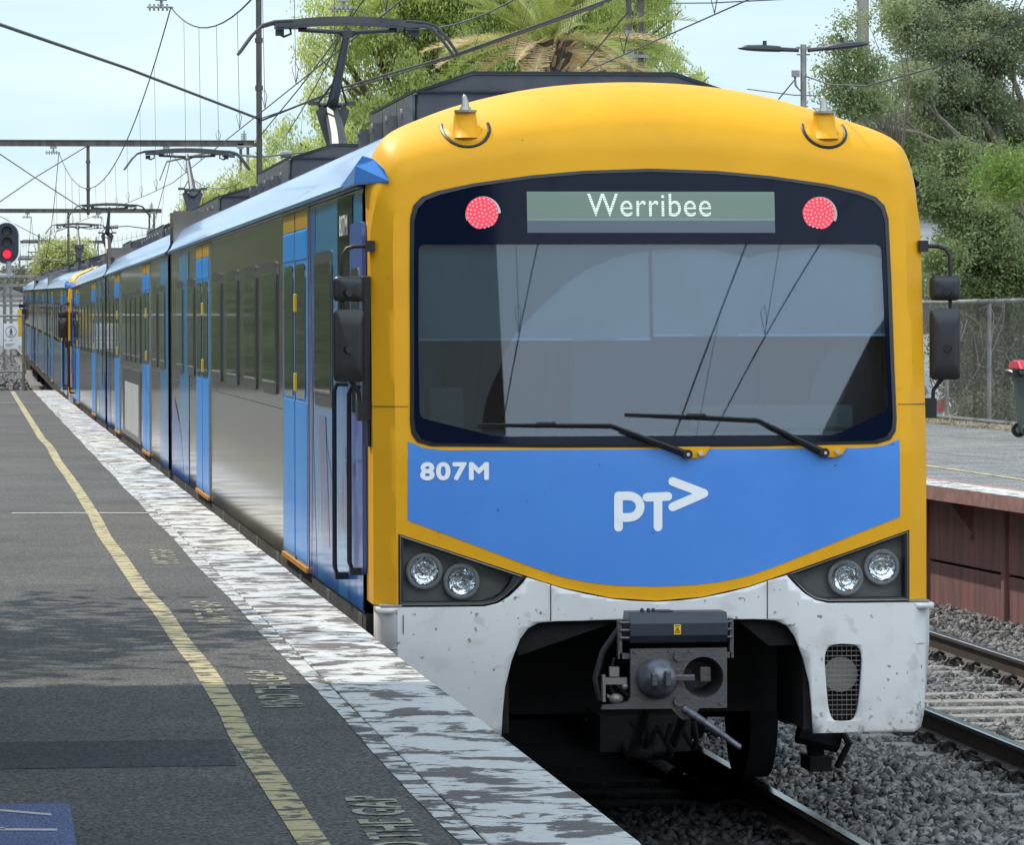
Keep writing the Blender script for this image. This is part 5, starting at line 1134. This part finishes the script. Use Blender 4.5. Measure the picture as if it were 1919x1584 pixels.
# ------------------------------------------------------------------ parked car behind the fence
cx,cy=12.95+.0,58; CZ=.33; e=empty('parked_car',(cx,cy,CZ),label='silver parked car behind the fence, its red tail light beside the mirror',cat='car')
prof=[(-2.2,.35),(-2.2,.75),(-2.05,.95),(-1.5,1.0),(-1.0,1.38),(.6,1.40),(1.25,1.0),(2.1,.85),(2.2,.6),(2.2,.35)]
m=MB(); m.prism(prof,lambda a,c:(cx-.88,cy+a,CZ+c),lambda a,c:(cx+.88,cy+a,CZ+c)); adopt(build('car_body',m,'carpaint',smooth=0,bevel=.06),e)
m=MB(); m.prism([(-1.40,1.02),(-.95,1.33),(.55,1.34),(1.1,1.02)],lambda a,c:(cx-.90,cy+a,CZ+c),lambda a,c:(cx+.90,cy+a,CZ+c)); m.add([(cx-.75,cy-1.56,CZ+1.03),(cx+.75,cy-1.56,CZ+1.03),(cx+.68,cy-1.06,CZ+1.35),(cx-.68,cy-1.06,CZ+1.35)],[(0,1,2,3)]); adopt(build('car_window',m,'carglass',smooth=0),e)
for s in (-1,1):
    m=MB(); m.add([(cx+s*.90,cy-2.22,CZ+.70),(cx+s*.90,cy-2.22,CZ+.92),(cx+s*.45,cy-2.22,CZ+.88),(cx+s*.5,cy-2.22,CZ+.74),(cx+s*.90,cy-1.95,CZ+.74),(cx+s*.90,cy-1.85,CZ+.94)],[(0,1,2,3),(0,4,5,1)]); adopt(build('tail_light',m,'carred',smooth=0),e)
    for q in (-1.4,1.4):
        m=MB(); m.cyl((cx+s*.70,cy+q,CZ+.33),(cx+s*.91,cy+q,CZ+.33),.32,n=24); adopt(build('wheel',m,'black',smooth=30),e)
# white house behind the right hand trees
e=empty('white_house',(19,88,1.0),label='white weatherboard house glimpsed through the right hand trees',cat='house')
m=MB(); m.box(12.2,26,80,92,.3,5.2); 
for q in range(20): m.box(12.18,26,79.98,80,1.1+q*.2,1.12+q*.2)
adopt(build('wall',m,'house',smooth=0),e)
m=MB(); m.prism([(12.0,5.2),(26.6,5.2),(19.3,6.0)],lambda a,c:(a,79.5,c),lambda a,c:(a,92.5,c)); adopt(build('roof',m,'tin',smooth=0),e)
for x in (14.2,18,22):
    m=MB(); m.box(x,x+1.1,79.94,79.985,2.4,4.2); adopt(build('window',m,'carglass',smooth=0),e)
# ================================================================== TREES
def leafcloud(name,clumps,N,size,matn,parent=None,seed=1,droop=0,flat=.0,aspect=2.2,shell=.55,strand=0):
    """clumps: (x,y,z,rx,ry,rz,weight). Leaf faces spread through the clumps."""
    rs=np.random.RandomState(seed); w=np.array([c[6] for c in clumps],float); w/=w.sum()
    idx=rs.choice(len(clumps),N,p=w); C=np.array([c[:6] for c in clumps],float)[idx]
    d=rs.normal(size=(N,3)); d/=np.linalg.norm(d,axis=1)[:,None]; r=shell+(1-shell)*rs.rand(N); r*=rs.rand(N)**.25
    # bunch leaves on twigs inside the clump
    K=max(1,N//26); tw=rs.randint(0,K,N)
    td=rs.normal(size=(K,3)); td/=np.linalg.norm(td,axis=1)[:,None]; tr=(shell+(1-shell)*rs.rand(K)); 
    ti=rs.choice(len(clumps),K,p=w); TC=np.array([c[:6] for c in clumps],float)[ti]
    base=TC[:,:3]+td*TC[:,3:6]*tr[:,None]*(1+.18*rs.normal(size=(K,1)))
    P=base[tw]+rs.normal(size=(N,3))*size*np.array([2.1,2.1,1.5])
    if strand:
        k=rs.rand(N); P=base[tw]+np.stack([rs.normal(size=N)*size*.9,rs.normal(size=N)*size*.9,-k*strand*(.6+.8*(tw%7)/7)],1)+np.stack([np.sin(tw*1.7)*k*k*.25*strand,np.cos(tw*2.3)*k*k*.2*strand,0*k],1)
    n=rs.normal(size=(N,3)); n/=np.linalg.norm(n,axis=1)[:,None]
    up=rs.normal(size=(N,3)); 
    if droop: up=up*(1-droop)+np.array([0,0,-1.])*droop*1.6
    a=up-n*(up*n).sum(1)[:,None]; a/=np.linalg.norm(a,axis=1)[:,None]+1e-9; b=np.cross(n,a)
    s=size*rs.uniform(.6,1.3,(N,1)); hw=s/aspect
    V=np.stack([P-a*s*.5,P+b*hw*.5,P+a*s*.5,P-b*hw*.5],1).reshape(-1,3); F=np.arange(4*N).reshape(N,4)
    return npmesh(name,V,F,matn,parent)
def clumpsfrom(lst,Y,depth=1.0,dy=0):
    out=[]
    for t in lst:
        px,py,r=t[:3]; yo=t[3] if len(t)>3 else 0
        p=W(px,py,Y+yo); k=r/8392*(Y+yo); out.append((p.x,p.y,p.z,k,k*depth,k,k**2.0))
    return out
def sub(cl,n,k,seed,jit=1.0):
    q=random.Random(seed); out=[]
    for c in cl:
        m_=max(2,int(n*(c[6]/max(z[6] for z in cl))**.5))
        for _ in range(m_):
            v=Vector((q.gauss(0,1),q.gauss(0,1),q.gauss(0,1))).normalized()*(q.random()**.33)*jit; f=k*q.uniform(.6,1.35)
            out.append((c[0]+v.x*c[3],c[1]+v.y*c[4],c[2]+v.z*c[5],c[3]*f,c[4]*f,c[5]*f*.8,(c[3]*f)**1.6))
    return out
def limbs(mb,root,clumps,r0,rs,n=None,fork=.55):
    root=Vector(root)
    for c in clumps:
        e=Vector(c[:3]); m1=root.lerp(e,.4)+Vector((rs.uniform(-.3,.3),rs.uniform(-.3,.3),.3)); 
        mb.tube([root,m1,e],.1,6,rs=[r0,r0*.6,r0*.12])
        for q in range(3):
            e2_=e+Vector([rs.uniform(-1,1)*c[3+i]*.8 for i in range(3)]); mb.tube([m1.lerp(e,.5),e2_],.03,5,rs=[r0*.3,r0*.06])
rr=random.Random(11)
# pepper tree (big drooping, light green)
pc=clumpsfrom([(700,60,110),(640,-40,80),(610,60,55),(650,170,75),(560,270,75),(520,340,70),(600,330,90),(700,210,120),(800,60,140),(800,180,130),(900,-20,140),(930,120,130),(1030,60,150),(1060,-80,170),(1160,20,120),(1200,110,100),(1270,150,70),(1315,150,38),(1240,-30,60),(760,-90,140),(900,-160,170),(700,330,130),(870,260,130),(1000,220,120)],112,1.3)
e=empty('pepper_tree',(13.5,88,-.3),label='large light green drooping tree filling the sky behind the train roof',cat='tree')
m=MB(); m.tube([(9,88.5,-.4),(8.9,88.3,1.5),(9.2,88.2,3.6)],.4,12,rs=[.55,.42,.36]); limbs(m,(9.1,88.2,3.2),pc,.2,rr); adopt(build('trunk',m,'bark',smooth=50),e)
adopt(leafcloud('crown',sub(pc,26,.30,5,1.05),380000,.105,'leafpepper',seed=2,droop=.8,aspect=2.6,shell=.3,strand=.8),e)
pc=clumpsfrom([(430,370,55),(370,385,40),(480,350,60),(345,400,28),(400,420,60),(460,420,70)],150,1.4)
e=empty('pale_tree',(5.6,126,0),label='small pale yellow green tree left of the tall drop tube',cat='tree')
m=MB(); m.tube([(5.6,126,-.4),(5.6,126,4.6)],.2,10,rs=[.3,.2]); limbs(m,(5.6,126,4),pc,.12,rr); adopt(build('trunk',m,'bark',smooth=50),e)
adopt(leafcloud('crown',pc,26000,.17,'leafpale',seed=3,droop=.6,aspect=3,shell=.3,strand=.6),e)
pc=clumpsfrom([(115,480,28),(95,500,26),(140,490,26),(125,510,34),(100,520,26)],262,1.2)
e=empty('distant_tree',(1.5,238,0),label='distant rounded olive tree above the far end of the train',cat='tree')
m=MB(); m.tube([(1.6,238,-.4),(1.6,238,5)],.3,8,rs=[.4,.25]); limbs(m,(1.6,238,4),pc,.15,rr); adopt(build('trunk',m,'bark',smooth=50),e)
adopt(leafcloud('crown',sub(pc,14,.34,8),26000,.20,'leafpale',seed=4,aspect=1.8,shell=.3),e)
# palm
p0=W(1030,85,90); e=empty('palm_tree',(p0.x,p0.y,-.3),label='date palm with green and dry brown fronds above the roof',cat='palm tree')
m=MB(); m.tube([(p0.x,p0.y,-.4),(p0.x,p0.y,3),(p0.x,p0.y,p0.z-.5),(p0.x,p0.y,p0.z+.1)],.35,16,rs=[.5,.42,.40,.55]); adopt(build('trunk',m,'bark',smooth=40),e)
def fronds(name,n,elmin,elmax,length,matn,seed,dens=60,stiff=1):
    rs=np.random.RandomState(seed); V=[];F=[]
    for i in range(n):
        az=2*PI*i/n+rs.uniform(-.2,.2); el=rs.uniform(elmin,elmax); Ln=length*rs.uniform(.8,1.12); drp=rs.uniform(.7,1.2)*stiff
        d=np.array([math.cos(az),math.sin(az)]); P=[]
        for k in range(dens+1):
            t=k/dens; r_=Ln*t*math.cos(el)*(1-.12*t); z=Ln*(t*math.sin(el)-drp*.55*t*t*math.cos(el*.6)); P.append(np.array([p0.x+d[0]*r_,p0.y+d[1]*r_,p0.z+z]))
        side=np.array([-d[1],d[0],0])
        for k in range(3,dens):
            t=k/dens; tan=P[k+1]-P[k-1]; tan/=np.linalg.norm(tan); nrm=np.cross(tan,side); nrm/=np.linalg.norm(nrm)
            ll=.46*math.sin(PI*min(1,t*1.0+.06))**.5*rs.uniform(.92,1.08)
            for s in (-1,1):
                o=side*s*.8+tan*.75+nrm*rs.uniform(.30,.42)*(1 if nrm[2]>0 else -1)+np.array([0,0,-.06*rs.rand()]); o/=np.linalg.norm(o); tip=P[k]+o*ll; wv=tan*.022
                b=len(V); V+=[P[k]-wv,P[k]+wv,tip+wv*.2,tip-wv*.2]; F.append((b,b+1,b+2,b+3))
        for k in range(dens):
            b=len(V); w0=side*.035*(1-k/dens)+side*.006; V+=[P[k]-w0,P[k]+w0,P[k+1]+w0,P[k+1]-w0]; F.append((b,b+1,b+2,b+3))
    return npmesh(name,V,F,matn)
adopt(fronds('green_fronds',26,.02,1.25,3.5,'frond',5,stiff=.62,dens=46),e); adopt(fronds('dry_fronds',15,-.25,.22,3.1,'fronddry',6,stiff=.5,dens=46),e)
m=MB()
for i in range(60): 
    a=rr.uniform(0,2*PI); z=p0.z+rr.uniform(-.7,.15); r_=.42; m.tube([(p0.x+r_*math.cos(a),p0.y+r_*math.sin(a),z),(p0.x+(r_+.25)*math.cos(a),p0.y+(r_+.25)*math.sin(a),z+.18)],.03,4,rs=[.045,.02])
adopt(build('frond_stubs',m,'fronddry',smooth=0),e)
# right hand trees
pc=clumpsfrom([(1728,40,58,0),(1790,-20,92,2),(1795,110,105,0),(1712,150,56,-2),(1640,200,42,-3),(1860,-40,120,3),(1890,130,110,1),(1720,260,80,0),(1820,240,110,0),(1900,280,90,2),(1640,255,34,-2),(1680,235,40,-2),(1790,-100,110,2)],74,1.2)
e=empty('broadleaf_tree',(14.5,51,1.0),label='tall olive green tree at the upper right behind the fence',cat='tree')
m=MB(); m.tube([(14.6,51,.3),(14.4,51,3),(14.2,50.6,4.6)],.2,10,rs=[.24,.17,.14]); m.tube([(14.6,51,.3),(15.3,51,4),(15.9,51.6,7)],.2,8,rs=[.18,.13,.05]); limbs(m,(14.2,50.6,4.4),pc,.09,rr); adopt(build('trunk',m,'palebark',smooth=50),e)
adopt(leafcloud('crown',sub(pc,30,.25,6,1.12),200000,.062,'leafdark',seed=7,aspect=1.9,shell=.2),e)
# wispy spray in front of the sky
pc=clumpsfrom([(1600,40,14),(1585,80,16),(1560,75,10),(1620,95,20),(1560,130,12),(1600,150,22),(1640,130,20),(1580,165,16),(1625,180,22),(1600,200,20),(1660,190,24),(1690,25,16),(1660,120,20),(1610,225,18),(1700,10,18),(1560,180,10),(1590,120,14),(1640,30,12)],66,1.0)
e=empty('wispy_tree',(12.2,46,1.0),label='thin leaved wispy tree against the sky beside the right lamp head',cat='tree')
root=W(1700,420,68); m=MB(); m.tube([(root.x,root.y,.3),root,W(1680,330,68)],.06,8,rs=[.09,.06,.05]); 
for c in pc:
    a=W(1700,360,68); b_=Vector(c[:3]); mid=a.lerp(b_,.5)+Vector((.2,0,.25)); m.tube([a,mid,b_],.01,4,rs=[.022,.013,.004])
adopt(build('trunk',m,'palebark',smooth=50),e)
adopt(leafcloud('crown',pc,10500,.06,'leafmid',seed=8,aspect=2.1,shell=.1),e)
pc=clumpsfrom([(1755,350,45,0),(1810,340,75,1),(1890,350,80,1),(1830,430,80,0),(1900,450,85,0),(1780,510,42,-1),(1850,520,66,0),(1920,540,70,0),(1700,300,42,1),(1900,600,60,2),(1845,590,50,2)],71,1.1)
e=empty('fence_shrub',(14.2,48,1.0),label='dense mid green shrub leaning over the chain link fence',cat='shrub')
m=MB(); m.tube([(14.3,48,.3),(14.2,48,2.5)],.1,8,rs=[.13,.09]); limbs(m,(14.2,48,2.2),pc,.06,rr); adopt(build('trunk',m,'palebark',smooth=50),e)
adopt(leafcloud('crown',sub(pc,24,.28,7,1.05),150000,.062,'leafmid',seed=9,aspect=1.7,shell=.2),e)
pc=clumpsfrom([(1840,640,70,2),(1890,660,70,1),(1830,720,60,1),(1890,740,60,1),(1930,700,60,1),(1850,780,40,0),(1900,785,40,0),(1800,600,30,1)],70,.5)
e=empty('dry_vine',(12.3,46,1.05),label='brown grey dry creeper behind the lower chain link',cat='creeper')
m=MB()
for i in range(30):
    a=W(rr.uniform(1765,1935),rr.uniform(640,790),rr.uniform(69,72)); b_=a+Vector((rr.uniform(-.5,.5),rr.uniform(-.3,.3),rr.uniform(.2,1.0))); m.tube([a,a.lerp(b_,.5)+Vector((.1,0,.08)),b_],.008,4)
adopt(build('vine_stems',m,'palebark',smooth=0),e)
adopt(leafcloud('vine_leaves',pc,52000,.055,'leafscrub2',seed=10,aspect=1.7,shell=.1),e)
pc=clumpsfrom([(1912,335,20),(1890,322,12),(1925,350,22),(1898,350,12),(1925,312,18)],58,1.0)
e=empty('bright_bush',(12,34,1.05),label='bright lime green spray poking in at the right edge',cat='bush')
m=MB(); r0=W(1990,560,58); m.tube([(r0.x,r0.y,1.05),r0,W(1960,420,58)],.03,6,rs=[.05,.04,.03]); 
for c in pc: m.tube([W(1960,420,58),Vector(c[:3])],.012,4)
adopt(build('trunk',m,'palebark',smooth=40),e); adopt(leafcloud('crown',pc,2600,.10,'leafyoung',seed=12,aspect=4.5,shell=.1,droop=.2),e)
# dry grass litter under the fence
rs_=np.random.RandomState(4); n=2600; P=np.stack([11.25+rs_.normal(size=n)*.12,rs_.uniform(35,48,n),1.09+rs_.rand(n)*.03],1); d=rs_.normal(size=(n,3))*np.array([1,1,.25]); d/=np.linalg.norm(d,axis=1)[:,None]; s=np.cross(d,[0,0,1.]); s/=np.linalg.norm(s,axis=1)[:,None]
V=np.stack([P-d*.07-s*.004,P-d*.07+s*.004,P+d*.07+s*.004,P+d*.07-s*.004],1).reshape(-1,3); V[:,2]=np.maximum(V[:,2],1.085)
tag(npmesh('grass_litter',V,np.arange(4*n).reshape(n,4),'dry'),'dry straw litter along the foot of the fence','litter',kind='stuff')
# distant vegetation, masts and roofs beyond the platform
for i,(px,py,r,Y,mt_,lb) in enumerate([(60,560,40,300,'leafscrub','far grey green scrub right of the pipe barrier'),(10,570,50,330,'leafscrub','far grey green scrub behind the red signal post'),(-60,560,60,300,'leafscrub','far scrub at the left edge'),(100,545,30,380,'leafdark','darker far scrub behind the rearmost roof'),(30,530,22,420,'leafscrub','tiny far treetop under the red signal')]):
    pc=clumpsfrom([(px,py,r),(px+r*.8,py+10,r*.7),(px-r*.7,py+8,r*.7),(px,py+30,r)],Y,1)
    e=empty('far_scrub',(pc[0][0],pc[0][1],0),label=lb,cat='tree',group='far scrub trees')
    m=MB(); m.tube([(pc[0][0],pc[0][1],-.4),pc[0][:3]],.2,6,rs=[.3,.1]); adopt(build('trunk',m,'bark',smooth=0),e); adopt(leafcloud('crown',pc,4200,.34,mt_,seed=20+i,aspect=1.6,shell=.3),e)
for i,(px,py,w_,h,Y) in enumerate([(15,560,60,34,260),(-30,590,50,26,230),(60,600,30,20,280)]):
    a=W(px,py,Y); ww=w_/8392*Y; hh_=h/8392*Y
    e=empty('far_shed',(a.x,a.y,0),cat='shed',group='pale far sheds',label=['pale grey shed roof glimpsed under the red signal','low pale shed at the left edge','small pale shed just right of the barrier post'][i])
    m=MB(); m.box(a.x-ww/2,a.x+ww/2,a.y,a.y+6,-.4,a.z+hh_*.2); adopt(build('wall',m,'house',smooth=0),e)
    m=MB(); m.prism([(-ww*.55,a.z+hh_*.2),(ww*.55,a.z+hh_*.2),(0,a.z+hh_*.6)],lambda q,c:(a.x+q,a.y-.3,c),lambda q,c:(a.x+q,a.y+6.3,c)); adopt(build('roof',m,'tin',smooth=0),e)
for i,(px,py,Y) in enumerate([(20,500,200),(36,470,300),(72,440,310),(55,520,240),(8,515,180),(88,470,350),(45,545,190),(63,490,400)]):
    a=W(px,py,Y); m=MB(); m.cyl((a.x,a.y,-.4),(a.x,a.y,a.z),.07,n=6); m.box(a.x-1.1,a.x+1.1,a.y-.05,a.y+.05,a.z-.5,a.z-.38); m.box(a.x-.8,a.x+.8,a.y-.05,a.y+.05,a.z-1.3,a.z-1.2)
    tag(build('far_pole',m,'galv',smooth=30),'thin far pole with two crossarms, number %s from the platform end'%['one','two','three','four','five','six','seven','eight'][i],'pole','far poles with crossarms')
# ================================================================== LEFT SIDE, seen in the silver flank
e=empty('back_fence',(-9.2,20,1.08),label='pipe railed fence along the back of the platform',cat='fence')
for z in (2.62,1.9): m=MB(); m.cyl((-9.2,-40,z),(-9.2,83,z),.035,n=6); adopt(build('fence_rail',m,'letter',smooth=30),e)
yy=-40
while yy<84: m=MB(); m.cyl((-9.2,yy,1.0),(-9.2,yy,2.62),.035,n=6); adopt(build('fence_post',m,'galv',smooth=30),e); yy+=3
rs2=random.Random(3); proto=None
pcs=[(0,0,2.2,2.6,2.6,2.2,6),(0,0,4.6,3.0,3.0,2.4,8),(.8,1.2,6.6,2.2,2.2,1.8,5),(-1,-1.2,6.4,2.0,2.0,1.6,4),(0.4,-1,8.2,1.4,1.4,1.3,2)]
for i,y in enumerate(np.arange(2,172,6.2)):
    if proto is None:
        proto=empty('platform_tree',(0,0,0)); tag(proto,cat='tree',group='olive green trees behind the platform')
        m=MB(); m.tube([(0,0,-1),(0,0,3.5),(0.2,0,6)],.2,8,rs=[.25,.17,.08]); limbs(m,(0,0,2),pcs,.08,rr); build('trunk',m,'bark',proto,smooth=40)
        leafcloud('crown',pcs,14000,.22,'leafrow',proto,seed=31,aspect=1.6,shell=.35); o=proto
    else: o=copy_tree(proto)
    o.location=(-13.5-2.0*rs2.random(),y,0); o.rotation_euler=(0,0,rs2.uniform(0,6)); sc_=rs2.uniform(.85,1.25); o.scale=(sc_,sc_,sc_); o['label']='olive green tree behind the platform fence, off to the left'; o['group']='olive green trees behind the platform'
for i,y in enumerate(list(np.arange(90,300,5.5))+[303]*6):
    o=copy_tree(proto); k_=i-len(np.arange(90,300,5.5)); o.location=((-9.6-1.5*rs2.random()) if k_<0 else -10.5-3.6*k_,y,trackz(y)*.8-.3); o.rotation_euler=(0,0,rs2.uniform(0,6)); sc_=rs2.uniform(.9,1.25)*(1 if k_<0 else 1.5); o.scale=(sc_,sc_,sc_); o['label']='olive green tree beyond the platform end, off to the left'; o['group']='olive green trees beyond the platform end'
o=copy_tree(proto); o.location=(-8.4,2.6,.9); o.scale=(1.1,1.1,1.0); o['label']='added olive green tree out of view, dappling the shade edge on the near platform'; o['group']='olive green trees behind the platform'  # unseen tree put in to soften the edge of the canopy shadow
o=copy_tree(proto); o.location=(-10.8,6.0,.9); o.scale=(.8,.8,.85); o['label']='small added olive tree by the back fence, dappling the shade on the platform'; o['group']='olive green trees behind the platform'  # second unseen tree, also put in for dappled shade
e=empty('platform_building',(-12,74,1),label='low white building behind the platform, mirrored in the silver flank',cat='building')
m=MB(); m.box(-11.8,-9.9,66,84,.6,3.6); adopt(build('wall',m,'house',smooth=0),e)
m=MB(); m.box(-12.1,-9.7,65.6,84.4,3.6,3.8); adopt(build('roof',m,'tin',smooth=0),e)
for y in (68,72,76,80): m=MB(); m.box(-9.9,-9.86,y,y+1.4,1.9,3.1); adopt(build('window',m,'carglass',smooth=0),e)
# canopy over the near part of the platform
e=empty('station_canopy',(-6,-20,1.08),label='flat station canopy over the near platform above the viewer',cat='canopy')
m=MB(); m.box(-9.2,-2.6,-48,-1.6,4.75,4.95); adopt(build('canopy_roof',m,'tin',smooth=0),e)
m=MB(); m.box(-9.25,-2.55,-48,-1.6,4.955,5.1); adopt(build('canopy_fascia',m,'house',smooth=0),e)
for y in (-42,-34,-26.5,-18,-10,-3): m=MB(); m.box(-7.1,-6.9,y-.1,y+.1,1.08,4.75); adopt(build('canopy_post',m,'galv',smooth=0),e)
e=empty('arched_reflection_block',(22.8,-60,0),label='added arched dark shape far behind the viewer, made for its reflection low in the windscreen',cat='building')  # invented arched block out of view, only darkens the lower windscreen reflection
m=MB(); m.box(15.9,29.7,-72,-60,-.5,12); adopt(build('wall',m,'bark',smooth=0),e)  # lower body of the added arched block, for the windscreen reflection only
m=MB(); m.prism([(22.8+7.2*math.cos(t),12.005+7.2*math.sin(t)) for t in np.linspace(0,PI,25)],lambda a,c:(a,-59.9,c),lambda a,c:(a,-72.1,c)); adopt(build('roof',m,'bark',smooth=30),e)  # arched top of the added block, for the windscreen reflection only
e=empty('tall_reflection_block',(0,-140,0),label='added tall dark shape far behind the viewer, made for its reflection in the windscreen',cat='building')  # invented tapered block out of view, only darkens the left windscreen reflection
m=MB(); m.prism([(-10,-1),(11.6,-1),(7.5,60),(-10,60)],lambda a,c:(a,-140,c),lambda a,c:(a,-160,c)); adopt(build('wall',m,'bark',smooth=0),e)  # body of the added tall block, for the windscreen reflection only
